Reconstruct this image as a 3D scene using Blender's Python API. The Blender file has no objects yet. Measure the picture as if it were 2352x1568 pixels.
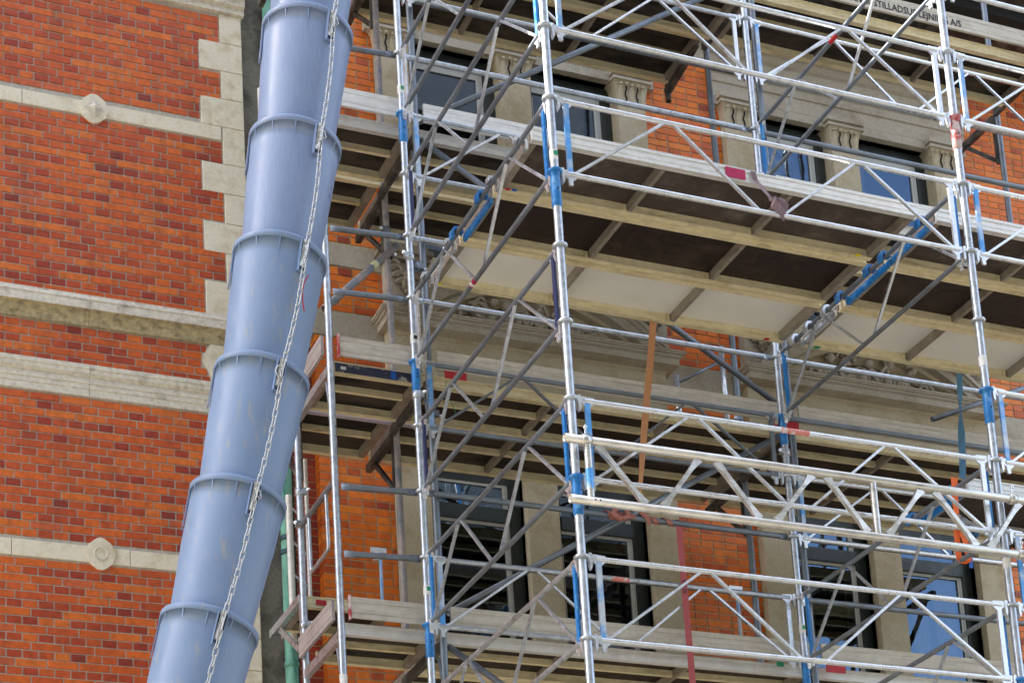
import bpy, math, random
from mathutils import Vector, Matrix
random.seed(7)
sc = bpy.context.scene
COL = sc.collection

# ---------------------------------------------------------------- camera
cd = bpy.data.cameras.new("camera"); cam = bpy.data.objects.new("camera", cd); COL.objects.link(cam)
right = Vector((0.92247902, -0.38194235, -0.05614718))
down = Vector((0.03095446, 0.21815364, -0.9754234))
fwd = Vector((0.38480422, 0.89806961, 0.21306497))
M = Matrix((right, -down, -fwd)).transposed().to_4x4()
M.translation = Vector((-4.86907453, -9.74573311, -8.03693868))
cam.matrix_world = M
cd.sensor_width = 36; cd.lens = 4586.14 / 2352 * 36
cd.shift_x = (1176 - 1132.66) / 2352
cd.shift_y = (2129.57 - 784) / 2352
cd.clip_start = .1; cd.clip_end = 500
sc.camera = cam

# ---------------------------------------------------------------- world, sun, exposure
SUN_DIR = Vector((-0.95, 0.50, 1.0)).normalized()      # towards the sun
elev = math.asin(SUN_DIR.z); az = math.atan2(SUN_DIR.x, SUN_DIR.y)
w = bpy.data.worlds.new("World"); sc.world = w; w.use_nodes = True
nt = w.node_tree; bg = nt.nodes["Background"]
sky = nt.nodes.new("ShaderNodeTexSky"); sky.sky_type = 'NISHITA'; sky.sun_disc = False
sky.sun_elevation = elev; sky.sun_rotation = az; sky.air_density = 1.0; sky.dust_density = 3.0; sky.ozone_density = 1.0
tc = nt.nodes.new("ShaderNodeTexCoord"); cmap = nt.nodes.new("ShaderNodeMapping"); cmap.inputs['Scale'].default_value = (1, 1, 2.2)
cn = nt.nodes.new("ShaderNodeTexNoise"); cn.inputs['Scale'].default_value = 5; cn.inputs['Detail'].default_value = 8; cn.inputs['Roughness'].default_value = .6
cr = nt.nodes.new("ShaderNodeMapRange"); cr.inputs[1].default_value = .50; cr.inputs[2].default_value = .64
cm = nt.nodes.new("ShaderNodeMix"); cm.data_type = 'RGBA'; cm.inputs[7].default_value = (7.0, 6.9, 6.8, 1)
nt.links.new(tc.outputs['Generated'], cmap.inputs[0]); nt.links.new(cmap.outputs[0], cn.inputs['Vector']); nt.links.new(cn.outputs[0], cr.inputs[0])
nt.links.new(cr.outputs[0], cm.inputs[0]); nt.links.new(sky.outputs[0], cm.inputs[6]); nt.links.new(cm.outputs[2], bg.inputs[0]); bg.inputs[1].default_value = 0.15
sd = bpy.data.lights.new("sun", 'SUN'); sd.energy = 4.8; sd.angle = math.radians(.6); sd.color = (1, .95, .87)
so = bpy.data.objects.new("sun", sd); COL.objects.link(so)
so.rotation_euler = SUN_DIR.to_track_quat('Z', 'Y').to_euler()
vs = sc.view_settings; vs.view_transform = 'Standard'; vs.look = 'None'; vs.gamma = 1; vs.use_curve_mapping = False
vs.exposure = 1.85

# ---------------------------------------------------------------- materials
def mat(name, c, rough=.6, metal=0, noise=None, bump=0, bscale=60, c2=None, streak=None, spec=.5, mix=None):
    """procedural Principled material. noise=(scale, amount) value mottling; c2 second colour blended by large noise"""
    m = bpy.data.materials.new(name); m.use_nodes = True
    N = m.node_tree.nodes; L = m.node_tree.links; b = N["Principled BSDF"]
    b.inputs['Base Color'].default_value = (*c, 1); b.inputs['Roughness'].default_value = rough
    b.inputs['Metallic'].default_value = metal; b.inputs['Specular IOR Level'].default_value = spec
    g = N.new("ShaderNodeNewGeometry"); last = None
    pos = g.outputs['Position']
    if c2 is not None:
        sc_, lo, hi = mix or (3, .45, .65)
        vec = pos
        if streak:
            mp = N.new("ShaderNodeMapping"); mp.inputs['Scale'].default_value = streak; L.new(pos, mp.inputs[0]); vec = mp.outputs[0]
        n = N.new("ShaderNodeTexNoise"); n.inputs['Scale'].default_value = sc_; n.inputs['Detail'].default_value = 7
        n.inputs['Roughness'].default_value = .65
        L.new(vec, n.inputs['Vector'])
        r = N.new("ShaderNodeMapRange"); r.inputs[1].default_value = lo; r.inputs[2].default_value = hi
        L.new(n.outputs[0], r.inputs[0])
        mx = N.new("ShaderNodeMix"); mx.data_type = 'RGBA'; mx.inputs[6].default_value = (*c, 1); mx.inputs[7].default_value = (*c2, 1)
        L.new(r.outputs[0], mx.inputs[0]); last = mx.outputs[2]
    if noise:
        n = N.new("ShaderNodeTexNoise"); n.inputs['Scale'].default_value = noise[0]; n.inputs['Detail'].default_value = 6
        L.new(pos, n.inputs['Vector'])
        r = N.new("ShaderNodeMapRange"); r.inputs[1].default_value = .25; r.inputs[2].default_value = .75
        r.inputs[3].default_value = 1 - noise[1]; r.inputs[4].default_value = 1 + noise[1]
        L.new(n.outputs[0], r.inputs[0])
        h = N.new("ShaderNodeHueSaturation")
        if last: L.new(last, h.inputs['Color'])
        else: h.inputs['Color'].default_value = (*c, 1)
        L.new(r.outputs[0], h.inputs['Value']); last = h.outputs[0]
        r2 = N.new("ShaderNodeMapRange"); r2.inputs[1].default_value = .3; r2.inputs[2].default_value = .7
        r2.inputs[3].default_value = max(.12, rough - .10); r2.inputs[4].default_value = min(1, rough + .12)
        L.new(n.outputs[0], r2.inputs[0]); L.new(r2.outputs[0], b.inputs['Roughness'])
    if name.startswith('brick'):
        mp = N.new("ShaderNodeMapping"); mp.inputs['Scale'].default_value = (3.2, 1, .8); L.new(pos, mp.inputs[0])
        n = N.new("ShaderNodeTexNoise"); n.inputs['Scale'].default_value = 1.6; n.inputs['Detail'].default_value = 8; n.inputs['Roughness'].default_value = .7
        L.new(mp.outputs[0], n.inputs['Vector'])
        r = N.new("ShaderNodeMapRange"); r.inputs[1].default_value = .50; r.inputs[2].default_value = .78; r.inputs[3].default_value = 0; r.inputs[4].default_value = .55
        L.new(n.outputs[0], r.inputs[0]); mx = N.new("ShaderNodeMix"); mx.data_type = 'RGBA'; mx.inputs[7].default_value = (.13, .045, .025, 1)
        L.new(r.outputs[0], mx.inputs[0]); L.new(last, mx.inputs[6]); last = mx.outputs[2]
    if last: L.new(last, b.inputs['Base Color'])
    if bump:
        n = N.new("ShaderNodeTexNoise"); n.inputs['Scale'].default_value = bscale; n.inputs['Detail'].default_value = 4
        L.new(pos, n.inputs['Vector'])
        bp = N.new("ShaderNodeBump"); bp.inputs['Strength'].default_value = bump; bp.inputs['Distance'].default_value = .004
        L.new(n.outputs[0], bp.inputs['Height']); L.new(bp.outputs[0], b.inputs['Normal'])
    return m

BR = []
for i, c in enumerate([(.67, .130, .012), (.61, .106, .011), (.55, .085, .011), (.48, .068, .011), (.69, .155, .016),
                       (.42, .052, .010), (.34, .036, .010), (.27, .030, .011), (.58, .115, .030)]):
    d = tuple(v * .62 for v in c)
    BR.append(mat("brick_glaze_%d" % i, c, .42, noise=(22, .20), bump=.25, bscale=90, c2=d, mix=(14, .5, .78)))
BM = []
for i, c in enumerate([(.80, .185, .007), (.75, .16, .007), (.68, .135, .007), (.54, .090, .008), (.82, .21, .010), (.36, .05, .010)]):
    d = tuple(v * .7 for v in c)
    BM.append(mat("brick_smooth_%d" % i, c, .5, noise=(18, .16), bump=.25, bscale=90, c2=d, mix=(10, .5, .8)))
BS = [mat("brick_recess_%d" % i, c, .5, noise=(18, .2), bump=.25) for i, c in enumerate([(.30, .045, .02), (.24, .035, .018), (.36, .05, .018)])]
m_mortar = mat("mortar_grey", (.50, .46, .39), .95, noise=(60, .25), bump=.5)
m_mortar2 = mat("mortar_buff", (.50, .42, .28), .95, noise=(60, .2), bump=.5)
m_stoneL = mat("limestone_pale", (.80, .73, .58), .85, noise=(45, .10), bump=.5, bscale=120, c2=(.52, .41, .23), mix=(6, .50, .78))
m_stoneG = mat("limestone_weathered", (.70, .65, .55), .85, noise=(30, .2), bump=.5, c2=(.22, .18, .13), mix=(3, .54, .80), streak=(2.5, 1, 3))
m_stoneB = mat("limestone_mottled_brown", (.50, .43, .26), .9, noise=(30, .3), bump=.5, c2=(.10, .08, .05), mix=(5, .48, .75), streak=(2.5, 1, 4))  # brown stone mottled darker, used on the cornice's lower mouldings
m_stoneF = mat("sandstone_buff", (.50, .435, .31), .85, noise=(40, .12), bump=.4, bscale=120, c2=(.36, .275, .15), mix=(3, .48, .72))
m_stoneP = mat("sandstone_grey", (.44, .395, .32), .85, noise=(35, .15), bump=.4, c2=(.27, .22, .15), mix=(2.5, .48, .75))
m_stoneD = mat("sandstone_sooty", (.27, .225, .165), .9, noise=(35, .25), bump=.5, c2=(.12, .10, .075), mix=(3, .42, .7))
m_render = mat("dark_render", (.27, .25, .21), .95, noise=(30, .25), bump=.6, c2=(.05, .045, .04), mix=(2, .45, .65))
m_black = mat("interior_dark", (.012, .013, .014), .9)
m_blackgap = mat("shadow_gap_black", (.02, .02, .018), .9)  # near-black that puts the gap's shade into the colour
m_frame = mat("window_frame_green_black", (.022, .030, .028), .4, noise=(20, .2))
m_sash = mat("white_sash_paint", (.52, .53, .50), .45, noise=(20, .05))
m_curtain = mat("curtain_pale", (.55, .52, .48), .9, noise=(12, .2))
m_galv = mat("galvanised_steel", (.56, .61, .67), .34, .75, noise=(16, .14), c2=(.40, .43, .48), mix=(25, .42, .7))
m_galvL = mat("galvanised_bright", (.78, .81, .85), .30, .75, noise=(14, .10), c2=(.60, .62, .64), mix=(30, .5, .8))
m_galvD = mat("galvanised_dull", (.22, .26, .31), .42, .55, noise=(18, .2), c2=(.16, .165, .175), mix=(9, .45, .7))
m_rust = mat("tube_paint_worn", (.40, .33, .30), .6, .35, noise=(30, .25), c2=(.22, .24, .27), mix=(7, .4, .6))
m_alu = mat("aluminium_raw", (.72, .71, .67), .32, .8, noise=(14, .12), c2=(.42, .38, .33), mix=(9, .48, .75), streak=(.4, 3, 3))
m_aluR = mat("aluminium_rail", (.84, .75, .50), .50, .2, noise=(20, .10), c2=(.48, .38, .18), mix=(4, .5, .8), streak=(1, 1, 6))
m_aluW = mat("aluminium_rail_white", (.80, .80, .78), .45, .35, noise=(20, .08), c2=(.62, .60, .56), mix=(3, .5, .9))
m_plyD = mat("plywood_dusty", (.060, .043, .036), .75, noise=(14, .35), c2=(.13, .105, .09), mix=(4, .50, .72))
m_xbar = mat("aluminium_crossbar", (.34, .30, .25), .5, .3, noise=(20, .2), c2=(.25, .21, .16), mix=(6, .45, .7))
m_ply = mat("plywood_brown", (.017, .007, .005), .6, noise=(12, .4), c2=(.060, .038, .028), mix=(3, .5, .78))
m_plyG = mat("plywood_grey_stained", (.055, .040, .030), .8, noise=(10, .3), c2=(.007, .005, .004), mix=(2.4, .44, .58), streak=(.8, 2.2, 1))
m_plast = mat("white_plastic_deck", (.80, .79, .74), .55, noise=(8, .04), c2=(.70, .68, .62), mix=(2, .5, .8))
m_toe = mat("toe_board_wood_alu", (.60, .56, .48), .6, .1, noise=(18, .12), c2=(.42, .38, .31), mix=(4, .42, .7), streak=(.7, 1, 6))
m_toeM = mat("toe_board_mauve_grey", (.40, .355, .35), .6, .1, noise=(18, .12), c2=(.28, .25, .24), mix=(4, .45, .7))
m_toeW = mat("toe_board_aluminium", (.76, .74, .70), .5, .3, noise=(18, .1), c2=(.5, .48, .45), mix=(4, .5, .75), streak=(.7, 1, 6))
m_blue = mat("blue_paint", (.014, .18, .52), .35, noise=(30, .2), c2=(.16, .38, .60), mix=(16, .54, .72))
m_blueL = mat("blue_paint_highlit", (.10, .36, .78), .4, .3, noise=(12, .15), c2=(.60, .66, .72), mix=(4, .42, .58))  # blue paint, its overexposed pale highlights put into the colour
m_navy = mat("navy_paint", (.02, .03, .10), .4, noise=(30, .2))
m_red = mat("red_paint", (.46, .04, .045), .5, noise=(30, .2), c2=(.62, .52, .50), mix=(13, .46, .58))
m_redflat = mat("red_sticker", (.48, .02, .03), .5, noise=(40, .2))
m_crimson = mat("crimson_tape", (.45, .01, .09), .5, noise=(60, .2))
m_pinktape = mat("faded_red_tape", (.66, .20, .17), .5, noise=(60, .2), c2=(.7, .62, .60), mix=(22, .5, .6))
m_yel = mat("yellow_sticker", (.75, .65, .02), .5)
m_grn = mat("green_sticker", (.02, .30, .16), .5)
m_bst = mat("blue_sticker", (.02, .12, .50), .5)
m_wst = mat("white_sticker", (.75, .76, .74), .5, noise=(40, .1))
m_ink = mat("black_ink", (.02, .02, .025), .7)
m_chute = mat("chute_plastic_blue_grey", (.215, .285, .47), .36, noise=(4, .04), c2=(.25, .345, .53), mix=(45, .42, .7), streak=(3.5, 3.5, .12))
m_chuteD = mat("chute_plastic_dusty", (.20, .29, .47), .42, noise=(6, .05), c2=(.46, .39, .25), mix=(7, .56, .86), streak=(4, 3, .8))
m_chain = mat("chain_zinc", (.55, .56, .55), .4, .7, noise=(60, .15))
m_pipe = mat("downpipe_verdigris", (.17, .42, .32), .6, noise=(15, .15), c2=(.03, .17, .14), mix=(4, .48, .68), streak=(3, 3, .5))
m_pipeB = mat("downpipe_band_dark", (.02, .07, .09), .5, noise=(20, .2))
m_strapR = mat("strap_red", (.44, .10, .11), .85, noise=(70, .22), bump=.4, bscale=200)
m_strapT = mat("strap_tan", (.56, .27, .13), .85, noise=(60, .12), bump=.4, bscale=200)
m_strapP = mat("strap_pink", (.42, .17, .14), .85, noise=(60, .15), bump=.4, bscale=200)
m_strapB = mat("strap_blue", (.10, .25, .42), .8, noise=(60, .15), bump=.4, bscale=200)
m_strapO = mat("strap_orange", (.90, .16, .03), .7, noise=(60, .08), bump=.3, bscale=200)
m_strapV = mat("strap_mauve", (.20, .135, .155), .85, noise=(60, .15), bump=.4, bscale=200)
m_wire = mat("green_wire", (.02, .20, .05), .5)
m_asph = mat("granite_paving", (.17, .155, .125), .95, noise=(5, .2))
m_plaster = mat("plaster_cream", (.62, .54, .40), .9, noise=(1, .1))
m_roof = mat("roof_slate", (.09, .09, .10), .8, noise=(5, .2))
m_brown = mat("steel_beam_dark", (.06, .057, .057), .5, .5, noise=(25, .3), c2=(.20, .19, .17), mix=(8, .45, .7))
m_glass = bpy.data.materials.new("window_glass"); m_glass.use_nodes = True
_N = m_glass.node_tree.nodes; _L = m_glass.node_tree.links; _N.remove(_N["Principled BSDF"])
_o = _N["Material Output"]; _t = _N.new("ShaderNodeBsdfTransparent"); _t.inputs[0].default_value = (.86, .90, .90, 1)
_g = _N.new("ShaderNodeBsdfGlossy"); _g.inputs['Roughness'].default_value = .01; _g.inputs[0].default_value = (.60, .78, 1, 1)
_f = _N.new("ShaderNodeFresnel"); _f.inputs[0].default_value = 2.4
_m = _N.new("ShaderNodeMixShader"); _L.new(_f.outputs[0], _m.inputs[0]); _L.new(_t.outputs[0], _m.inputs[1]); _L.new(_g.outputs[0], _m.inputs[2])
_L.new(_m.outputs[0], _o.inputs[0])
_n = _N.new("ShaderNodeTexNoise"); _n.inputs['Scale'].default_value = 2.5; _ge = _N.new("ShaderNodeNewGeometry"); _L.new(_ge.outputs['Position'], _n.inputs['Vector'])
_b = _N.new("ShaderNodeBump"); _b.inputs['Strength'].default_value = .14; _b.inputs['Distance'].default_value = .012
_L.new(_n.outputs[0], _b.inputs['Height']); _L.new(_b.outputs[0], _g.inputs['Normal'])

# ---------------------------------------------------------------- mesh builder
class MB:
    def __init__(s): s.v = []; s.f = []; s.m = []; s.sm = []
    def add(s, vs, fs, mi=0, smooth=False):
        o = len(s.v); s.v += [tuple(v) for v in vs]
        for f in fs: s.f.append(tuple(i + o for i in f)); s.m.append(mi); s.sm.append(smooth)
        return s
    def box(s, a, b, mi=0):
        (x0, y0, z0), (x1, y1, z1) = a, b
        x0, x1 = sorted((x0, x1)); y0, y1 = sorted((y0, y1)); z0, z1 = sorted((z0, z1))
        vs = [(x0, y0, z0), (x1, y0, z0), (x1, y1, z0), (x0, y1, z0), (x0, y0, z1), (x1, y0, z1), (x1, y1, z1), (x0, y1, z1)]
        return s.add(vs, [(0, 3, 2, 1), (4, 5, 6, 7), (0, 1, 5, 4), (1, 2, 6, 5), (2, 3, 7, 6), (3, 0, 4, 7)], mi)
    def beam(s, p, q, wd, ht, up=(0, 0, 1), mi=0):
        p = Vector(p); q = Vector(q); d = (q - p).normalized(); up = Vector(up)
        if abs(d.dot(up)) > .98: up = Vector((0, 1, 0))
        a = d.cross(up).normalized(); b = a.cross(d).normalized()
        a *= wd / 2; b *= ht / 2
        vs = [p - a - b, p + a - b, p + a + b, p - a + b, q - a - b, q + a - b, q + a + b, q - a + b]
        return s.add(vs, [(0, 1, 2, 3), (7, 6, 5, 4), (0, 4, 5, 1), (1, 5, 6, 2), (2, 6, 7, 3), (3, 7, 4, 0)], mi)
    def lathe(s, p, q, prof, n=16, mi=0, cap=True, smooth=True):
        """prof = list of (t metres along p->q, radius)"""
        p = Vector(p); q = Vector(q); d = (q - p).normalized()
        a = d.orthogonal().normalized(); b = d.cross(a)
        vs = []; k = len(prof)
        for t, r in prof:
            for i in range(n):
                an = 2 * math.pi * i / n; vs.append(p + d * t + (a * math.cos(an) + b * math.sin(an)) * r)
        fs = []
        for j in range(k - 1):
            for i in range(n):
                i2 = (i + 1) % n; fs.append((j * n + i, j * n + i2, (j + 1) * n + i2, (j + 1) * n + i))
        s.add(vs, fs, mi, smooth)
        if cap:
            s.add([vs[i] for i in range(n)], [tuple(range(n - 1, -1, -1))], mi)
            s.add([vs[(k - 1) * n + i] for i in range(n)], [tuple(range(n))], mi)
        return s
    def tube(s, p, q, r, n=14, mi=0, cap=True):
        return s.lathe(p, q, [(0, r), ((Vector(q) - Vector(p)).length, r)], n, mi, cap)
    def hollow(s, p, q, r, n=16, mi=0):
        Lh = (Vector(q) - Vector(p)).length
        return s.lathe(p, q, [(.12, r * .82), (0, r * .82), (0, r), (Lh, r), (Lh, r * .82), (Lh - .12, r * .82)], n, mi, False)
    def path(s, pts, r, n=8, mi=0, closed=False):
        pts = [Vector(p) for p in pts]; k = len(pts); vs = []
        prev = None
        for j, p in enumerate(pts):
            if closed: d = (pts[(j + 1) % k] - pts[j - 1]).normalized()
            else: d = (pts[min(j + 1, k - 1)] - pts[max(j - 1, 0)]).normalized()
            if prev is None: a = d.orthogonal().normalized()
            else:
                a = prev - d * prev.dot(d)
                a = a.normalized() if a.length > 1e-6 else d.orthogonal().normalized()
            prev = a; b = d.cross(a)
            for i in range(n):
                an = 2 * math.pi * i / n; vs.append(p + (a * math.cos(an) + b * math.sin(an)) * r)
        fs = []
        for j in range(k if closed else k - 1):
            j2 = (j + 1) % k
            for i in range(n):
                i2 = (i + 1) % n; fs.append((j * n + i, j * n + i2, j2 * n + i2, j2 * n + i))
        return s.add(vs, fs, mi, True)
    def ribbon(s, pts, wdir, wd, th=.003, mi=0):
        """flat strap along pts; wdir vector or list of vectors"""
        pts = [Vector(p) for p in pts]; k = len(pts); vs = []
        for j, p in enumerate(pts):
            d = (pts[min(j + 1, k - 1)] - pts[max(j - 1, 0)]).normalized()
            wv = Vector(wdir[j] if isinstance(wdir, list) else wdir).normalized() * wd / 2
            nn = d.cross(wv).normalized() * th / 2
            vs += [p - wv - nn, p + wv - nn, p + wv + nn, p - wv + nn]
        fs = [(0, 3, 2, 1)]
        for j in range(k - 1):
            for i in range(4):
                i2 = (i + 1) % 4; fs.append((j * 4 + i, j * 4 + i2, j * 4 + 4 + i2, j * 4 + 4 + i))
        e = (k - 1) * 4; fs.append((e, e + 1, e + 2, e + 3))
        return s.add(vs, fs, mi)
    def extx(s, prof, x0, x1, mi=0):
        """closed profile [(y,z)...] extruded along x"""
        k = len(prof); vs = [(x0, y, z) for y, z in prof] + [(x1, y, z) for y, z in prof]
        fs = [(i, (i + 1) % k, k + (i + 1) % k, k + i) for i in range(k)] + [tuple(range(k - 1, -1, -1)), tuple(range(k, 2 * k))]
        return s.add(vs, fs, mi)
    def exty(s, prof, y0, y1, mi=0):
        k = len(prof); vs = [(x, y0, z) for x, z in prof] + [(x, y1, z) for x, z in prof]
        fs = [(i, (i + 1) % k, k + (i + 1) % k, k + i) for i in range(k)] + [tuple(range(k - 1, -1, -1)), tuple(range(k, 2 * k))]
        return s.add(vs, fs, mi)
    def mesh(s, name, mats):
        me = bpy.data.meshes.new(name); me.from_pydata(s.v, [], s.f)
        for mm in (mats if isinstance(mats, (list, tuple)) else [mats]): me.materials.append(mm)
        for p, mi, sm in zip(me.polygons, s.m, s.sm): p.material_index = mi; p.use_smooth = sm
        me.update(); return me
    def build(s, name, mats, parent=None, **kw):
        o = bpy.data.objects.new(name, s.mesh(name, mats)); COL.objects.link(o)
        if parent: o.parent = parent
        for k_, v_ in kw.items(): o[k_] = v_
        return o

def thing(name, label, cat, group=None, loc=(0, 0, 0)):
    o = bpy.data.objects.new(name, None); COL.objects.link(o); o.location = loc; o.empty_display_size = .1
    o['label'] = label; o['category'] = cat
    if group: o['group'] = group
    return o
def single(mb, name, m, label, cat, group=None):
    o = mb.build(name, m); o['label'] = label; o['category'] = cat
    if group: o['group'] = group
    return o
def recalc(o):
    import bmesh
    bm = bmesh.new(); bm.from_mesh(o.data); bmesh.ops.recalc_face_normals(bm, faces=bm.faces); bm.to_mesh(o.data); bm.free()

# ---------------------------------------------------------------- setting: ground, street, far side
YL = 4.50       # face of the left wing
YM = 4.42       # brick face of the main building
GZ = -9.75
MB().box((-300, -300, GZ - .5), (300, 300, GZ)).build("ground", m_asph, kind='structure')
MB().box((-60, .6, GZ + .002), (60, 6, GZ + .14)).build("pavement", m_plaster, kind='structure')

# ================================================================ LEFT WING
LW = thing("side_wing", "orange and dark red brick wing with pale quoins and stone bands left of the chute", "building", loc=(0, 0, 0))
MB().box((-14, YL + .008, GZ), (-.62, YL + .5, 8.35)).build("mortar_bed", m_mortar, LW)
MB().box((-14, YL + .5, 8.15), (-.62, YL + 9, 8.35)).build("roof", m_roof, LW)  # unseen roof, height set so the wing shades the chute
MB().box((-.95, YL + .5, GZ), (-.62, YL + 9, 8.15)).build("end_wall", m_mortar, LW)

def brick_mesh(L, D=.05, variant=0, H=.0555):
    r = random.Random(variant * 13 + int(L * 1000)); c = .0022; j = lambda: r.uniform(-.0009, .0009)
    f = [(c, 0 + j(), c + j()), (L - c, 0 + j(), c + j()), (L - c, 0 + j(), H - c + j()), (c, 0 + j(), H - c + j())]
    e = [(j(), c, j()), (L + j(), c, j()), (L + j(), c, H + j()), (j(), c, H + j())]
    b = [(0, D, 0), (L, D, 0), (L, D, H), (0, D, H)]
    vs = f + e + b
    fs = [(0, 1, 2, 3)] + [(4 + i, 4 + (i + 1) % 4, (i + 1) % 4, i) for i in range(4)] + [(8 + i, 8 + (i + 1) % 4, 4 + (i + 1) % 4, 4 + i) for i in range(4)]
    return vs, fs
_bm_cache = {}
def brick_obj(L, D, mats, mi, parent, pos, var, name="brick"):
    key = (round(L, 3), D, mats[mi].name, var)
    if key not in _bm_cache:
        mb = MB(); vs, fs = brick_mesh(L, D, var); mb.add(vs, fs); _bm_cache[key] = mb.mesh("brick", mats[mi])
    o = bpy.data.objects.new(name, _bm_cache[key]); COL.objects.link(o); o.parent = parent; o.location = pos
    return o

def courses(zs, extents, phase=0, closers=True):
    """returns list of (x, z, L, kind) ; extents(z) -> list of (x0,x1)"""
    out = []
    for n, z in enumerate(zs):
        for (x0, x1) in extents(z + .03):
            kind = n % 2
            step = .2375 if kind == 0 else .119
            off = (((n // 2) % 2) * .119 if kind == 0 else .0595) + phase
            k = math.floor((x0 - off) / step)
            x = off + k * step
            while x < x1 - .012:
                a = max(x, x0); b = min(x + step, x1 + .010)
                if b - a > .025: out.append((a, z, b - a - .0105, kind))
                x += step
    return out

CO = .0667
# --- extents of the left wall brickwork (right edge steps round the quoins)
SHORT = [(2.855, 3.13), (2.328, 2.588), (1.72, 2.063), (1.176, 1.45), (.64, .905)]
def q_edge(z):
    if z > .2:
        for a, b in SHORT:
            if a <= z < b: return -.795
        return -.975
    if -.28 < z < .08:
        t = (z + .28) / .36
        return -.985 + .035 * math.sin(t * math.pi * 2.2 + .6)
    k = math.floor((-.53 - z) / .267)
    return -.795 if k % 2 else -.975
def ext_left(z):
    for a, b in ((1.93, 2.063), (.07, .335), (-.532, -.28), (-1.905, -1.765)):
        if a - .02 < z < b + .02: return []
    if z > 3.12: return []
    return [(-3.3, q_edge(z))]
zsets = []
for z0, z1 in ((3.105, 2.07), (1.925, .335), (.062, -.28), (-.54, -1.765), (-1.912, -4.7)):
    z = z0 - CO + .004; lst = []
    while z > z1 - .02: lst.append(z); z -= CO
    zsets.append(lst)
bricks = []
nn = 0
for lst in zsets:
    for z in lst:
        e = ext_left(z + .03)
        if not e: nn += 1; continue
        for b in courses([z], lambda q: e): pass
        kind = nn % 2
        step = .2375 if kind == 0 else .119
        off = ((nn // 2) % 2) * .119 if kind == 0 else .0595
        x0, x1 = e[0]
        x = off + math.floor((x0 - off) / step) * step
        while x < x1 - .012:
            a = max(x, x0); bb = min(x + step, x1 + .010)
            if bb - a > .03: bricks.append((a, z, bb - a - .0105, kind))
            x += step
        nn += 1
rb = random.Random(3)
def brick_mi(kind, x, z):
    band = math.sin(z * 2.1 + 1) * .5 + math.sin(x * 1.7 + z * .9) * .5 + .5 * math.sin(x * 5 + z * 3.3)
    if kind == 0: return rb.choices([0, 1, 2, 3, 4, 5, 8], [6, 5, 3, 1.2, 4, .25, .6])[0]
    dk = max(0, 1 - abs(z - .95) / .8) + max(0, 1 - abs(z + 1.3) / .7) * .5 + max(0, .5 * band)
    return rb.choices([0, 1, 2, 3, 4, 5, 6, 7, 8], [2.2, 2.5, 3.2, 4, .6, 2.2 + 4 * dk, .7 + 4 * dk, .2 + .5 * dk, .6])[0]
vis = []; rest = []
for b in bricks:
    x, z, L, k = b
    inview = x > -2.75 and -2.95 < z < 3.1 and x < (-1.1 + (z + 3) * .12 if z < .4 else 9)
    (vis if inview else rest).append(b)
vis.sort(key=lambda b: b[1]); individual = vis[:300]; rest += vis[300:]
for (x, z, L, k) in individual:
    L = round(L, 3)
    brick_obj(L, .05, BR, brick_mi(k, x, z), LW, (x, YL + rb.uniform(-.0015, .0015), z + rb.uniform(-.0008, .0008)), rb.randint(0, 3))
sm = MB()
for (x, z, L, k) in rest:
    vs, fs = brick_mesh(L, .05, rb.randint(0, 3)); dy = rb.uniform(-.0015, .0015)
    sm.add([(a + x, b_ + YL + dy, c + z) for a, b_, c in vs], fs, brick_mi(k, x, z))
sm.build("bricks", BR, LW, kind='stuff')

# --- quoins
def stone_block(x0, x1, z0, z1, y, d=.12, m=m_stoneL, name="quoin_stone", parent=LW, c=.004):
    mb = MB(); g = .0025
    x0 += g; x1 -= g; z0 += g; z1 -= g
    f = [(x0 + c, y, z0 + c), (x1 - c, y, z0 + c), (x1 - c, y, z1 - c), (x0 + c, y, z1 - c)]
    e = [(x0, y + c, z0), (x1, y + c, z0), (x1, y + c, z1), (x0, y + c, z1)]
    b = [(p[0], y + d, p[2]) for p in e]
    mb.add(f + e + b, [(0, 1, 2, 3)] + [(4 + i, 4 + (i + 1) % 4, (i + 1) % 4, i) for i in range(4)] + [(8 + i, 8 + (i + 1) % 4, 4 + (i + 1) % 4, 4 + i) for i in range(4)])
    return mb.build(name, m, parent)
qj = [3.13, 2.855, 2.588, 2.328, 2.063, 1.72, 1.45, 1.176, .905, .64, .33]
for i in range(len(qj) - 1):
    stone_block(-.785 if i % 2 == 0 else -.965, -.595, qj[i + 1], qj[i], YL - .004)
for i in range(14):
    z1 = -.53 - .267 * i
    stone_block(-.965 if i % 2 == 0 else -.785, -.595, z1 - .267, z1, YL - .004)
# curved stone between the two cornices
pr = []
for i in range(13):
    t = i / 12; z = -.285 + t * .36
    pr.append((-.975 + .035 * math.sin(t * math.pi * 2.2 + .6), z))
MB().exty([(-.595, -.285)] + [(-.595, .075)] + pr[::-1], YL - .012, YL + .1).build("shaped_block", m_stoneL, LW)

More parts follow.
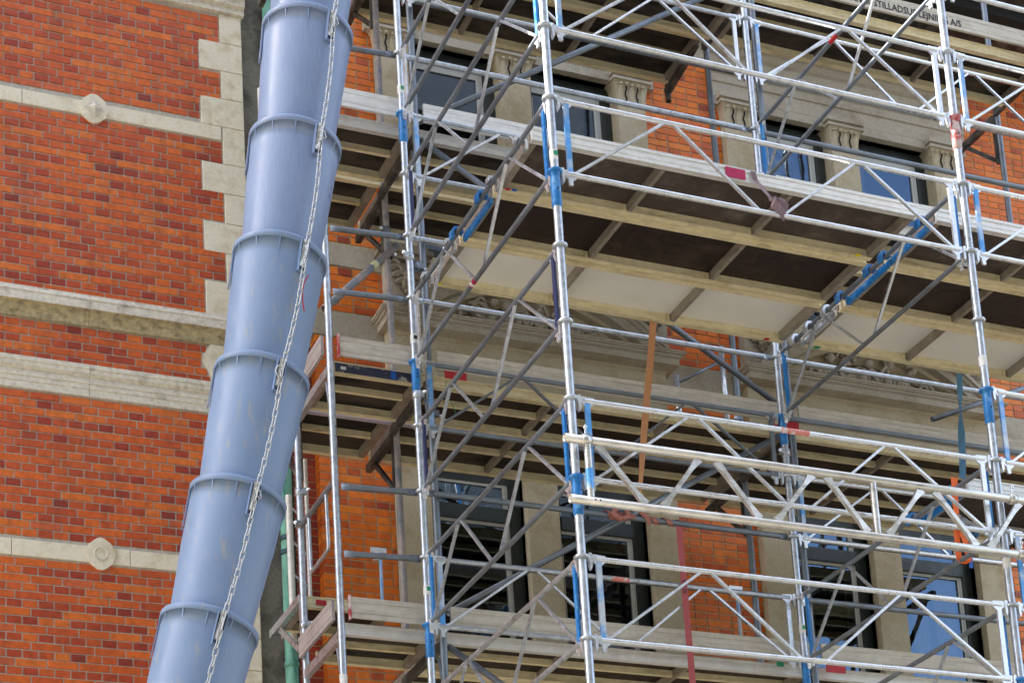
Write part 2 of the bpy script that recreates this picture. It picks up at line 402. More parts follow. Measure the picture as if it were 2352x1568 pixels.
# --- string courses with bosses
def boss_outline(cx, cz, r):
    pts = []
    for k in range(4):
        for (a, rr) in ((-26, .97), (-13, 1.03), (0, 1.05), (13, 1.03), (26, .97)):
            an = math.radians(k * 90 + a); pts.append((cx + math.cos(an) * r * rr * (.93 if k % 2 == 0 else 1), cz + math.sin(an) * r * rr * (1.06 if k % 2 else 1)))
        an = math.radians(k * 90 + 38); pts.append((cx + math.cos(an) * r * 1.02, cz + math.sin(an) * r * .93))
        an = math.radians(k * 90 + 52); pts.append((cx + math.cos(an) * r * 1.0, cz + math.sin(an) * r * 1.0))
    return pts
def string_course(z0, z1, joints, bx, bz, kind):
    for a, b in zip(joints[:-1], joints[1:]):
        stone_block(a, b, z0, z1, YL - .008, name="string_stone", m=m_stoneL)
    o = MB().exty(boss_outline(bx, bz, .118), YL - .022, YL + .05).build("boss", m_stoneL, LW); recalc(o)
    y = YL - .022
    if kind == 'diamond':
        mb = MB()
        for r, d in ((.082, .004), (.062, .012)):
            vs = [(bx - r, y - d, bz), (bx, y - d, bz - r), (bx + r, y - d, bz), (bx, y - d, bz + r)]
            vs += [(p[0], y + .01, p[2]) for p in vs]
            mb.add(vs, [(0, 1, 2, 3)] + [(4 + i, 4 + (i + 1) % 4, (i + 1) % 4, i) for i in range(4)])
        r = .05; vs = [(bx - r, y - .014, bz), (bx, y - .014, bz - r), (bx + r, y - .014, bz), (bx, y - .014, bz + r), (bx, y - .040, bz)]
        mb.add(vs, [(0, 1, 4), (1, 2, 4), (2, 3, 4), (3, 0, 4)])
        mb.build("diamond", m_stoneG, o)
    else:
        ring = [(bx + math.cos(a * math.pi / 14) * .05, y, bz + math.sin(a * math.pi / 14) * .05) for a in range(28)]
        MB().path(ring, .008, 8, closed=True).build("ring_moulding", m_stoneG, o)
string_course(1.932, 2.062, [-3.3, -2.42, -.795], -1.85, 1.997, 'diamond')
string_course(-1.905, -1.768, [-3.3, -2.52, -1.62, -.975], -1.85, -1.83, 'ring')

# --- moulded cornices on the wing (profiles face -Y)
def cornice(profile, xs, m, name, parent, yb):
    for a, b in zip(xs[:-1], xs[1:]):
        pts = [(yb - y, z) for y, z in profile] + [(yb + .06, profile[-1][1]), (yb + .06, profile[0][1])]
        o = MB().extx(pts, a + .0015, b - .0015).build(name, m, parent); recalc(o)
cornice([(0, .335), (.035, .325), (.075, .300), (.075, .285), (.085, .275), (.095, .255), (.085, .240), (.095, .232), (.095, .175), (.09, .172)],
        [-3.3, -1.92, -.585], m_stoneG, "cornice_stone", LW, YL)
cornice([(.09, .170), (.055, .165), (.05, .135), (.035, .125), (.02, .095), (.02, .07), (.0, .068)], [-3.3, -1.92, -.588], m_stoneB, "cornice_stone", LW, YL)
cornice([(0, -.28), (.06, -.285), (.06, -.318), (.052, -.325), (.05, -.355), (.03, -.375), (.022, -.378), (.022, -.40), (.03, -.402), (.03, -.43),
         (.022, -.432), (.022, -.47), (.015, -.473), (.015, -.53), (0, -.532)], [-3.3, -1.92, -.588], m_stoneG, "cornice_stone", LW, YL)
cornice([(0, 3.50), (.16, 3.48), (.16, 3.36), (.12, 3.34), (.12, 3.27), (.07, 3.25), (.07, 3.19), (.035, 3.18), (.035, 3.13), (0, 3.128)],
        [-3.3, -1.6, -.575], m_stoneG, "cornice_stone", LW, YL)

# ================================================================ MAIN BUILDING
MBD = thing("main_building", "scaffolded brick building with stone window surrounds, pediments and dark windows", "building")
MB().box((-.60, YL + .10, GZ), (-.28, YL + .6, 8.3)).build("rendered_strip", m_render, MBD)
MB().box((-.325, YL + .02, GZ), (-.281, YL + .098, 8.3)).build("shadow_gap_strip", m_blackgap, MBD)  # black strip paints the shade in the gap by the downpipe
# wall body with real window openings: piers and spandrels
def wallbox(x0, x1, z0, z1, y=YM + .008): return ((x0, y, z0), (x1, YM + .45, z1))
WIN_X = [(.84, 1.70), (1.99, 2.85), (4.24, 5.10), (5.39, 6.25)]
mbw = MB()
zs_open = [(-2.95, -.72), (1.15, 3.19)]
xs = [-.078] + [v for wx in WIN_X for v in wx] + [16.]
for i in range(0, len(xs), 2): mbw.box(*wallbox(xs[i], xs[i + 1], GZ, 8.35))
for a, b in WIN_X:
    for z0, z1 in ((GZ, -2.95), (-.72, 1.15), (3.19, 8.35)):
        mbw.box((a, YM + .0085, z0), (b, YM + .449, z1))
mbw.box((-.28, YM + .108, GZ), (-.0785, YM + .45, 8.35))
mbw.build("mortar_bed", m_mortar2, MBD)
MB().box((-.26, YM + .5, 8.2), (16, YM + 9, 8.35)).build("roof", m_roof, MBD)  # unseen roof, height set for the shadow edge on the front standards
MB().box((-.2, 9, GZ), (16, 9.2, 8.2)).build("rear_wall", m_mortar, MBD)

def ext_main(z):
    out = []
    bands = [(.90, 1.10), (.25, .49)]
    inb = any(a - .02 < z < b + .015 for a, b in bands)
    if inb: return []
    out.append((-.085, .545))
    if -3.2 < z < .25 or z > .49: out.append((3.14, 3.945))
    out.append((6.56, 8.4))
    return out
mlist = []
def fill(zt, zb, n0):
    z = zt - CO + .004; n = n0
    while z > zb - .03:
        e = ext_main(z + .03); kind = n % 2
        step = .2375 if kind == 0 else .119
        for (x0, x1) in e:
            off = x0 + (((n // 2) % 2) * .119 if kind == 0 else -.0)
            x = off + math.floor((x0 - off) / step) * step
            while x < x1 - .012:
                a = max(x, x0); bb = min(x + step, x1 + .010)
                if bb - a > .028: mlist.append((a, z, bb - a - .0115, kind))
                x += step
        z -= CO; n += 1
fill(5.4, 1.10, 0); fill(.90, .49, 1); fill(.25, -4.8, 0)
def mmi(k): return rb.choices([0, 1, 2, 3, 4, 5], [6, 6, 4, 1.5, 4, .4] if k == 0 else [5, 5, 5, 2.2, 2, .6])[0]
def mvis(b):
    x, z, L, k = b
    if x < .55: return (-2.75 < z < -1.2) or (.45 < z < 1.0) or (2.4 < z < 3.45)
    if x < 4: return (-2.3 < z < -1.1) or (2.4 < z < 3.4)
    return (2.3 < z < 3.4 and x < 7.4) or (-2.3 < z < -1 and x < 6.9)
mv = [b for b in mlist if mvis(b)]; mr = [b for b in mlist if not mvis(b)]
mv.sort(key=lambda b: b[0] + .3 * abs(b[1])); mr += mv[300:]; mv = mv[:300]
for (x, z, L, k) in mv:
    brick_obj(round(L, 3), .11, BM, mmi(k), MBD, (x, YM + rb.uniform(-.001, .001), z), rb.randint(0, 3))
sm = MB()
for (x, z, L, k) in mr:
    vs, fs = brick_mesh(L, .11, rb.randint(0, 3))
    sm.add([(a + x, b_ + YM, c + z) for a, b_, c in vs], fs, mmi(k))
sm.build("bricks", BM, MBD, kind='stuff')
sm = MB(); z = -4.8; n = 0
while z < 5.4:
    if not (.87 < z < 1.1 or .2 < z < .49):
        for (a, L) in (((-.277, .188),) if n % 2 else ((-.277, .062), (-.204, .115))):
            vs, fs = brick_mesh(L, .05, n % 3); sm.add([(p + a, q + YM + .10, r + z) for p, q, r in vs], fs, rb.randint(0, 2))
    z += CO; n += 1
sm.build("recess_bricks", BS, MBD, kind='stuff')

# stone bands either side of the pediments
for z0, z1 in ((.91, 1.10), (.26, .49)):
    for a, b in ((-.098, .56), (3.12, 3.96), (6.54, 8.4)):
        stone_block(a, b, z0, z1, YM - .012, d=.15, m=m_stoneP, name="band_stone", parent=MBD)
# flat arches: soldier bricks right under the stone bands
for z0 in (.83, .185):
    for a, b in ((-.085, .55), (3.14, 3.945)):
        x = a
        while x < b - .06:
            vs, fs = brick_mesh(.108, .12, rb.randint(0, 3), .066)
            mb = MB(); mb.add(vs, fs); o = mb.build("soldier_brick", BM[rb.randint(2, 5)], MBD); o.location = (x, YM - .004, z0 + .003)
            x += .119

# pilasters (lower and upper storey)
PX = [(.55, .84), (1.70, 1.99), (2.85, 3.13), (3.95, 4.24), (5.10, 5.39), (6.25, 6.54)]
YS = 4.345
for i, (a, b) in enumerate(PX):
    MB().box((a, YS, -3.15), (b, YM + .30, -.72)).build("window_pillar", m_stoneF if i in (1, 2, 4) else m_stoneF, MBD)
    MB().box((a + .001, YS + .001, 1.12), (b - .001, YM + .299, 3.19)).build("window_pillar", m_stoneF, MBD)
def capital(a, b, z0, z1):
    c = (a + b) / 2; root = MB()
    # bell flaring upwards
    prof = [(0, 0), (.008, .02), (.004, .04), (.010, .10), (.022, .17), (.04, .20)]
    lev = []
    for t, z in prof: lev.append((a - t, b + t, YS - t, z0 + z))
    for (x0, x1, y, z) in lev: root.v += [(x0, YS + .2, z), (x0, y, z), (x1, y, z), (x1, YS + .2, z)]
    for j in range(len(lev) - 1):
        for i in range(3): root.f.append((j * 4 + i, j * 4 + i + 1, j * 4 + 5 + i, j * 4 + 4 + i)); root.m.append(0); root.sm.append(False)
    o = root.build("capital", m_stoneF, MBD)
    ab = MB(); ab.box((a - .055, YS - .055, z0 + .20), (b + .055, YS + .2, z0 + .225)); ab.box((a - .035, YS - .035, z0 + .225), (b + .035, YS + .2, z0 + .25))
    ab.box((a - .06, YS - .06, z0 + .25), (b + .06, YS + .2, z1)); ab.build("abacus", m_stoneP, o)
    lf = MB(); nleaf = 3
    for k in range(nleaf * 2 - 1):      # acanthus leaves; dark stem gaps are painted on below
        x = a + (b - a) * (k + .5) / (nleaf * 2 - 1); wdt = .052
        if k % 2 == 0:
            vs = []; fs = []
            for j in range(7):
                t = j / 6; ww = wdt * (.35 + .65 * math.sin(math.pi * min(1, t * .9 + .12))) ; yy = YS - .006 - .030 * t ** 2; zz = z0 + .01 + .17 * t
                vs += [(x - ww / 2, yy, zz), (x, yy - .010, zz), (x + ww / 2, yy, zz)]
            for j in range(6): fs += [(j * 3, j * 3 + 1, j * 3 + 4, j * 3 + 3), (j * 3 + 1, j * 3 + 2, j * 3 + 5, j * 3 + 4)]
            vs += [(x - wdt / 2, YS - .03, z0 + .165), (x + wdt / 2, YS - .03, z0 + .165), (x, YS - .055, z0 + .15)]
            n0 = 21; fs += [(18, n0, n0 + 2, 19), (19, n0 + 2, n0 + 1, 20)]
            lf.add(vs, fs, 0, True)
        else:
            lf.lathe((x - .012, YS - .040, z0 + .165), (x + .012, YS - .040, z0 + .165), [(0, .012), (.012, .016), (.024, .012)], 10)
    lf.build("leaf_carving", m_stoneF, o)
    for k in (1, 3):
        dk = MB()
        x = a + (b - a) * (k + .5) / 5
        pts = [(x + .007 * math.sin(t * 9), YS - .012 - .012 * (t ** 2), z0 + .005 + .15 * t) for t in [i / 8 for i in range(9)]]
        dk.path(pts, .0075, 6)
        dk.build("groove_shade", m_black, o)  # raised black tube paints the shade of a carved groove
for a, b in PX: capital(a, b, 2.98, 3.275)

# entablature above the upper windows
def entab(x0, x1):
    prof = [(.06, 3.275), (.06, 3.42), (.075, 3.425), (.075, 3.50), (.10, 3.52), (.06, 3.53), (.05, 3.72), (.08, 3.74), (.11, 3.78), (.18, 3.80), (.18, 3.88), (.24, 3.93), (.24, 3.96), (0, 3.99)]
    pts = [(YM - y, z) for y, z in prof] + [(YM + .1, 3.99), (YM + .1, 3.275)]
    o = MB().extx(pts, x0, x1).build("entablature", m_stoneP, MBD); recalc(o)
    MB().box((x0, YM - .058, 3.19), (x1, YM + .25, 3.274)).build("lintel", m_stoneP, MBD)
entab(.46, 3.24); entab(3.86, 6.66)
stone_block(3.14, 3.95, 3.62, 3.9, YM - .02, m=m_stoneP, name="band_stone", parent=MBD)

# lower lintel, cornice, segmental pediment with carving
def pediment(x0, x1):
    prof = [(.06, -.70), (.06, -.30), (.075, -.295), (.075, -.02), (.09, -.015), (.09, .22), (.10, .225), (.10, .315), (.115, .325), (.125, .345), (.145, .362), (.145, .372)]
    pts = [(YM - y, z) for y, z in prof] + [(YM + .12, .372), (YM + .12, -.70)]
    o = MB().extx(pts, x0 + .11, x1 - .11).build("frieze", m_stoneF, MBD); recalc(o)
    prof2 = [(.255, .338, .395), (.262, .396, .405), (.275, .405, .425), (.295, .425, .438), (.305, .438, .456), (.22, .456, .474)]
    c = MB()
    for d, z0, z1 in prof2: c.box((x0 + .305 - d, YM - d, z0), (x1 - .305 + d, YM + .1, z1 - .001))
    c.build("cornice", m_stoneP, MBD)
    cx = (x0 + x1) / 2; half = (x1 - x0) / 2 - .15; rise = .55; R = (half * half + rise * rise) / (2 * rise); cz = .47 + rise - R
    th = math.asin(half / R)
    for (r0, r1, d) in ((R - .035, R, .29), (R - .065, R - .035, .265), (R - .15, R - .065, .235), (R - .19, R - .15, .15), (R - .28, R - .19, .07)):
        mb = MB(); n = 32; vs = []
        for i in range(n + 1):
            an = -th + 2 * th * i / n
            for r in (r0, r1):
                x = cx + math.sin(an) * r; z = max(.46, cz + math.cos(an) * r)
                vs += [(x, YM - d, z), (x, YM + .05, z)]
        fs = []
        for i in range(n):
            o_ = i * 4; fs += [(o_, o_ + 4, o_ + 6, o_ + 2), (o_, o_ + 1, o_ + 5, o_ + 4), (o_ + 2, o_ + 6, o_ + 7, o_ + 3)]
        mb.add(vs, fs); o = mb.build("arch_moulding", m_stoneF if d < .2 else m_stoneP, MBD)
    # tympanum carving: scrolls, sprays and round fruit
    r = random.Random(int(x0 * 10)); cv = MB()
    def topz(x): return cz + math.sqrt(max(.01, (R - .30) ** 2 - (x - cx) ** 2))
    MB().box((x0 + .30, YM - .03, .46), (x1 - .30, YM + .05, .80)).build("tympanum", m_stoneF, MBD)
    for i in range(26):
        x = cx + r.uniform(-1, 1) * half * .50; zt = topz(x); z = r.uniform(.54, max(.58, zt - .08)); s_ = r.choice((-1, 1)); a0 = r.uniform(0, 6.3)
        R0 = r.uniform(.05, .12); turns = r.uniform(.7, 1.6)
        pts = [(x + s_ * math.cos(a0 + t * turns * 6.28) * R0 * (1 - .75 * t), YM - .06 - .07 * r.random() * 0 - .05 * math.sin(t * 3), z + math.sin(a0 + t * turns * 6.28) * R0 * (1 - .75 * t)) for t in [j / 14 for j in range(15)]]
        cv.path(pts, r.uniform(.012, .024), 6)
    for i in range(12):
        x = cx + r.uniform(-1, 1) * half * .42; z = r.uniform(.53, .85); q = r.uniform(.022, .05)
        cv.lathe((x, YM - .13, z - q), (x, YM - .13, z + q), [(q * (1 - math.cos(k * math.pi / 6)), q * math.sin(k * math.pi / 6) + .0005) for k in range(7)], 10)
    for i in range(14):
        x = cx + r.uniform(-1, 1) * half * .5; z = r.uniform(.52, .85); dx = r.uniform(-.22, .22); dz = r.uniform(-.06, .1)
        pts = [(x + dx * t, YM - .10 - .04 * math.sin(t * 3), z + dz * t + .05 * math.sin(t * 5)) for t in [j / 8 for j in range(9)]]
        cv.path(pts, r.uniform(.010, .022), 6)
    cv.build("carving", m_stoneP, MBD, kind='stuff')
pediment(.41, 3.21); pediment(3.81, 6.61)
# carved pedestals under the upper pilasters, at the ends of the pediments
for a, b in (PX[0], PX[2], PX[3], PX[5]):
    root = MB().box((a - .02, YM - .10, .56), (b + .02, YM + .1, 1.0)).build("pedestal", m_stoneP, MBD)
    MB().box((a - .07, YM - .16, .98), (b + .07, YM + .12, 1.03)).box((a - .09, YM - .19, 1.03), (b + .09, YM + .12, 1.07)).box((a - .06, YM - .15, 1.07), (b + .06, YM + .12, 1.13)).build("pedestal_cap", m_stoneD, root)
    cv = MB(); r = random.Random(int(a * 100)); cxx = (a + b) / 2
    for s_ in (-1, 1):
        for k in range(4):
            zz = .93 - k * .055; xx = cxx + s_ * (.03 + .03 * (3 - k))
            pts = [(xx + s_ * .055 * math.cos(t * 5), YM - .125 - .02 * math.sin(t * 3.1), zz + .04 * math.sin(t * 5)) for t in [j / 9 for j in range(10)]]
            cv.path(pts, .020, 6)
    for k in range(5):
        q = .030 - k * .003; cv.lathe((cxx, YM - .14, .86 - k * .055 - q), (cxx, YM - .14, .86 - k * .055 + q), [(q * (1 - math.cos(j * math.pi / 6)), q * 1.2 * math.sin(j * math.pi / 6) + .0005) for j in range(7)], 10)
    cv.build("leaf_carving", m_stoneD, root)

# windows
def window(a, b, z0, z1, upper, curtain):
    yf = YM + .065
    root = MB()
    fw = .075
    root.box((a, yf, z0), (a + fw, yf + .07, z1)).box((b - fw - .03, yf, z0), (b, yf + .07, z1)).box((a + fw, yf, z1 - .11), (b - fw - .03, yf + .07, z1)).box((a + fw, yf, z0), (b - fw - .03, yf + .07, z0 + .08))
    if not upper:
        zt = z1 - .36
        root.box((a + fw, yf - .02, zt - .10), (b - fw - .03, yf + .065, zt + .02))
    o = root.build("window", m_frame, MBD)
    x0, x1 = a + fw, b - fw - .03; yg = yf + .03
    def pane(za, zb):
        MB().add([(x0, yg, za), (x1, yg, za), (x1, yg, zb), (x0, yg, zb)], [(0, 1, 2, 3)]).build("pane", m_glass, o)
        s_ = MB(); ws = .062 if upper else .05
        s_.box((x1 - ws, yg - .016, za), (x1 - .002, yg - .003, zb)).box((x0, yg - .016, zb - ws * (1.1 if upper else .5)), (x1 - ws, yg - .003, zb))
        s_.box((x1 - ws * .62, yg - .022, za), (x1 - ws * .50, yg - .016, zb)).box((x0, yg - .016, za), (x0 + .012, yg - .003, zb - .12))
        s_.build("inner_sash", m_sash, o)
    if upper: pane(z0 + .08, z1 - .11)
    else: pane(z0 + .08, zt - .10); pane(zt + .02, z1 - .11)
    # room behind: closed dark box, open to the pane
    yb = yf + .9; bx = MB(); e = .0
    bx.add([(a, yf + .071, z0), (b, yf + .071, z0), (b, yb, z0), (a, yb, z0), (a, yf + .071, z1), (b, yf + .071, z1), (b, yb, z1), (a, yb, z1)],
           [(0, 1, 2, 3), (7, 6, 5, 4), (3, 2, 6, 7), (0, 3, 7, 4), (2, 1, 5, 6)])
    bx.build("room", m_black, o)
    if curtain:
        for cx0, cx1 in curtain:
            vs = []; n = 26
            for i in range(n + 1):
                x = x0 + (x1 - x0) * (cx0 + (cx1 - cx0) * i / n); yy = yf + .12 + .022 * math.sin(i * 1.9) + .01 * math.sin(i * 3.7)
                vs += [(x, yy, z0 + .02), (x, yy, z1 - .05)]
            MB().add(vs, [(i * 2, i * 2 + 2, i * 2 + 3, i * 2 + 1) for i in range(n)], 0, True).build("curtain", m_curtain, o)
    MB().box((a + .002, yf + .008, z0 - .03), (b - .002, yf + .06, z0 - .001)).build("sill_bar", m_frame, o)
for i, (a, b) in enumerate(WIN_X):
    window(a, b, 1.18, 3.185, True, [None, None, None, [(.05, .22)]][i])
    window(a, b, -2.92, -.725, False, [None, None, [(.02, .38)], [(.25, .5), (.62, .95)]][i])

# unseen far side of the street, added and sized to darken pane reflections
OB = thing("townhouse", "unseen dark grey townhouse across the street, added and sized for dark window reflections", "building")
MB().box((-40, -26, GZ), (14, -15, 13)).build("wall", mat("slate_grey_plaster", (.10, .11, .12), .9, noise=(2, .2)), OB)
MB().extx([(-26.3, 13), (-14.7, 13), (-16.0, 21), (-24, 21)], -40, 14).build("roof", m_roof, OB)
for i in range(20):
    for j in range(6):
        x = -38 + i * 2.6; z = GZ + 1.5 + j * 3.6
        MB().box((x, -15.02, z), (x + 1.2, -14.97, z + 2.1)).build("window", m_frame, OB)

MB().box((3.5, 3.55, 4.42), (12, YM + .1, 4.56)).build("dark_fill_slab", m_brown, MBD)  # dark slab and beam added to fill the black area at upper right
MB().box((3.5, 3.70, 4.30), (12, 3.82, 4.42)).build("dark_fill_beam", m_black, MBD)
# downpipe
DP = thing("downpipe", "green verdigris copper downpipe in the corner between the two buildings", "drainpipe")
MB().lathe((-.385, YM - .02, GZ), (-.385, YM - .02, 8), [(0, .052), (17.75, .052)], 20).build("pipe", m_pipe, DP)
for z in (-1.60, -1.72, -2.65, -.2, 1.1, 2.3):
    MB().lathe((-.385, YM - .02, z), (-.385, YM - .02, z + .04), [(0, .053), (0, .060), (.04, .060), (.04, .053)], 20).build("pipe_band", m_pipeB if z in (-1.60, -1.72) else m_pipe, DP)

# ================================================================ SCAFFOLD
LX, LY = 3.0354, 2.445
RT = .0262
ring_prof = [(-.012, RT), (-.012, .040), (-.005, .048), (.005, .048), (.012, .040), (.012, RT)]
def Zk(k): return -.5 * k
_ringmesh = {}
def ring_mesh(m):
    if m.name not in _ringmesh:
        _ringmesh[m.name] = MB().lathe((0, 0, -.0), (0, 0, 1), [(t, r) for t, r in ring_prof], 20, cap=False).mesh("ring_collar", m)
    return _ringmesh[m.name]
def inst(me, name, parent, loc, rot=None):
    o = bpy.data.objects.new(name, me); COL.objects.link(o); o.parent = parent; o.location = loc
    if rot: o.rotation_euler = rot
    return o
def standard(x, y, label, joints, jm, rings=True, ks=range(-9, 20), m=m_galv, sticker=None, group=None):
    t = thing("scaffold_standard", label, "scaffold pole", group, (x, y, GZ))
    MB().tube((0, 0, 0), (0, 0, 14.4), RT, 20).build("pole", m, t)
    if rings:
        for k in ks:
            if Zk(k) - GZ < .1: continue
            mm = jm.get(k, m)
            inst(ring_mesh(mm), "ring_collar", t, (0, 0, Zk(k) - GZ))
            if k in joints:
                zt = Zk(k) - GZ
                MB().lathe((0, 0, zt), (0, 0, zt - 1), [(0, .036), (.012, .036), (.02, .029), (.06, .029), (.075, .0315), (.235, .0315), (.24, .027)], 20).build("spigot_sleeve", jm.get(k, m_blue), t)
                MB().lathe((-.0, -.0, 0), (0, 0, 0), [(0, .0001)], 3) if False else None
                MB().lathe((0, -.0330, zt - .13), (0, -.0300, zt - .13), [(0, .007), (.003, .007)], 10).build("pin_hole", m_ink, t)
    for zt, sm_, ac in (sticker or []):
        MB().lathe((0, 0, zt - GZ), (0, 0, zt - GZ + 1), [(0, RT + .0008), (.07, RT + .0008)], 24, cap=False).build("sticker", sm_, t)
        if ac: MB().box((-.012, -RT - .0022, zt - GZ + .028), (.016, -RT - .0012, zt - GZ + .058)).build("sticker_mark", ac, t)
    return t
B_ = {k: m_blue for k in range(-20, 30)}
standard(0, 0, "tall front standard in the middle with two blue sleeves, at the heavy girder's left end", [-6, -2 + 0, 2, 6, 10], {2: m_blue, 6: m_blue, -2: m_blue, 10: m_blue}, sticker=[(-.93, m_wst, m_grn)])
standard(LX, 0, "front standard near the right edge with a worn red sleeve near its top", [-4, 0, 4, 8, 12], {0: m_red, 4: m_blue, 8: m_blue, -4: m_blue}, sticker=[(-1.83, m_wst, None), (-3.25, m_wst, None)])
standard(2 * LX, 0, "front standard just beyond the right edge of the photo", [-4, 0, 4, 8], {4: m_blue, 8: m_blue})
standard(0, LY, "middle row standard left of centre, where the short guard tubes end", [-6, -2, 2, 6, 10], {-2: m_blue, 2: m_blue, 6: m_blue}, sticker=[(1.16, m_wst, m_grn), (-.86, m_wst, m_ink), (-2.78, m_wst, m_grn)])
standard(LX, LY, "middle row standard right of centre, with blue sleeves below the white decks", [-6, -2, 2, 6, 10], {2: m_blue, 6: m_blue}, sticker=[(-2.78, m_wst, m_grn)])
standard(2 * LX, LY, "middle row standard beyond the right edge of the photo", [-6, -2, 2, 6], {2: m_blue, 6: m_blue})
SX = [-.61, .14, 3.175, 6.21]; WX = [-.605, .185, 3.22, 6.26]
sl = ["outer standard of the wall scaffold at its left end, beside the chute", "dull outer wall-scaffold standard close behind the middle row's left standard",
      "dull outer wall-scaffold standard close behind the middle row's right standard", "outer wall-scaffold standard beyond the right edge"]
wl = ["inner standard at the left end of the wall scaffold, nearest the green downpipe", "worn reddish inner standard in front of the stone jamb left of the first windows",
      "inner standard in front of the brick pier between the window pairs", "dark inner standard in front of the brick at the right edge"]
for x, l in zip(SX, sl):
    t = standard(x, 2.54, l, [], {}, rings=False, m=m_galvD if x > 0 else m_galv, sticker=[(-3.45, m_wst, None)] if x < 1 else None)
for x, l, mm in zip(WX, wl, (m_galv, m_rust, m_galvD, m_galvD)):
    standard(x, 3.37, l, [], {}, rings=False, m=mm)

# lattice guard beams
def lattice(p, d, L, ztop, zbot, label, r=.017, post_a=m_blueL, post_b=m_galvL, chm=m_galvL, brm=m_galvL, group="lattice guard beams", fr=(.045, .257, .283, .468, .53, .72, .745, .955), ends=True):
    p = Vector(p); d = Vector(d); side = Vector((d.y, -d.x, 0))
    t = thing("lattice_beam", label, "lattice beam", group, (p.x, p.y, zbot))
    def P(s, z): return d * s + Vector((0, 0, z - zbot))
    g = .085
    MB().tube(P(g, ztop), P(L - g, ztop), r, 14).build("top_chord", chm, t)
    MB().tube(P(g, zbot), P(L - g, zbot), r, 14).build("bottom_chord", chm, t)
    for sA, mm in ((g + .02, post_a), (L - g - .02, post_b)):
        MB().beam(P(sA, zbot), P(sA, ztop), .016, .034, up=tuple(d)).build("end_post", mm, t)
    for sA, zz in ((.0, ztop), (.0, zbot), (L, ztop), (L, zbot)):
        s_ = 1 if sA == 0 else -1
        b = MB()
        th = .007
        o0 = P(sA, zz)
        pts = [(s_ * .035, .014), (s_ * .075, .026), (s_ * .150, .022), (s_ * .150, -.018), (s_ * .118, -.045), (s_ * .118, -.075), (s_ * .092, -.075), (s_ * .088, -.03), (s_ * .060, -.012), (s_ * .035, -.018)]
        vs = [o0 + d * a + Vector((0, 0, z)) + side * th for a, z in pts] + [o0 + d * a + Vector((0, 0, z)) - side * th for a, z in pts]
        k = len(pts); fs = [tuple(range(k)), tuple(range(2 * k - 1, k - 1, -1))] + [(i, k + i, k + (i + 1) % k, (i + 1) % k) for i in range(k)]
        b.add(vs, fs)
        # wedge hook
        pts = [(s_ * .040, .03), (s_ * .060, .03), (s_ * .062, -.05), (s_ * .052, -.075), (s_ * .044, -.05)]
        vs = [o0 + d * a + Vector((0, 0, z)) + side * .014 for a, z in pts] + [o0 + d * a + Vector((0, 0, z)) - side * .014 for a, z in pts]
        k = 5; fs = [tuple(range(k)), tuple(range(2 * k - 1, k - 1, -1))] + [(i, k + i, k + (i + 1) % k, (i + 1) % k) for i in range(k)]
        b.add(vs, fs); ob = b.build("hook_bracket", m_galvL if sA else m_galvL, t); recalc(ob)
    zb, zt = zbot + r * .6, ztop - r * .6
    f = fr
    for (a, za, b, zb_) in ((f[0], zb, f[1], zt), (f[2], zt, f[3], zb), (f[4], zb, f[5], zt), (f[6], zt, f[7], zb)):
        MB().beam(P(a * L, za), P(b * L, zb_), .016, .020, up=tuple(side)).build("brace", brm, t)
    return t
ordn = ["topmost", "second", "third", "fourth", "fifth", "sixth", "seventh"]
for i, k in enumerate((-3, -1, 1, 5, 7, 9)):
    lab = {-3: "front row lattice beam above the frame, over the middle bay", -1: "front row lattice beam crossing the top of the photo in the middle bay", 1: "bright front row lattice beam before the upper deck, with the mauve strap tied on",
           5: "front row lattice beam just above and behind the heavy girder", 7: "front row lattice beam right below the heavy girder", 9: "lowest front row lattice beam of the middle bay, at the bottom edge"}[k]
    lattice((0, 0, 0), (1, 0, 0), LX, Zk(k), Zk(k + 1), lab, post_a=m_blueL if k != 7 else m_blueL, post_b=m_galvL, group="front row lattice beams")
for k in (-3, -1, 1, 4, 6, 8):
    lab = {-3: "front row beam at the top right corner, right of the right standard", -1: "front row beam right of the red-sleeved standard, at its upper collar", 1: "front row beam right of the right standard beside the upper deck",
           4: "front row beam with a blue end post right of the standard's blue sleeve", 6: "front row beam right of the heavy girder's right clamp", 8: "front row beam at the bottom right corner"}[k]
    lattice((LX, 0, 0), (1, 0, 0), LX, Zk(k), Zk(k + 1), lab, post_a=m_blueL, group="front row lattice beams")
for k in (-3, -1, 1, 3, 5, 7, 9):
    lab = {-3: "steep cross lattice beam at the top, left of the middle standard", -1: "cross lattice beam with dull tubes ending at the middle standard's top collar", 1: "cross lattice beam carrying the left ends of the upper deck",
           3: "cross lattice beam below the white deck's left end, with a dark end post", 5: "cross lattice beam running down left from the girder's left end", 7: "cross lattice beam below the girder's left end", 9: "cross lattice beam at the bottom edge, left of the middle standard"}[k]
    lattice((0, 0, 0), (0, 1, 0), LY, Zk(k), Zk(k + 1), lab, post_a=m_navy if k == 3 else m_blue, post_b=m_navy if k in (-1, 3) else (m_blue if k in (5, 7) else m_galvL), chm=m_galvD if k < 6 else m_galv, brm=m_galv, group="cross lattice beams")
for k in (-3, 1, 5, 7, 9):
    lab = {-3: "cross lattice beam in the top right, left of the right standard", 1: "cross lattice beam under the joint of the upper decks, left of the right standard", 5: "cross lattice beam carrying the blue deck hooks at lower right",
           7: "cross lattice beam in front of the lower right windows", 9: "cross lattice beam at the bottom right"}[k]
    lattice((LX, 0, 0), (0, 1, 0), LY, Zk(k), Zk(k + 1), lab, post_a=m_blue, post_b=m_blue, chm=m_galvD, brm=m_galv, group="cross lattice beams")
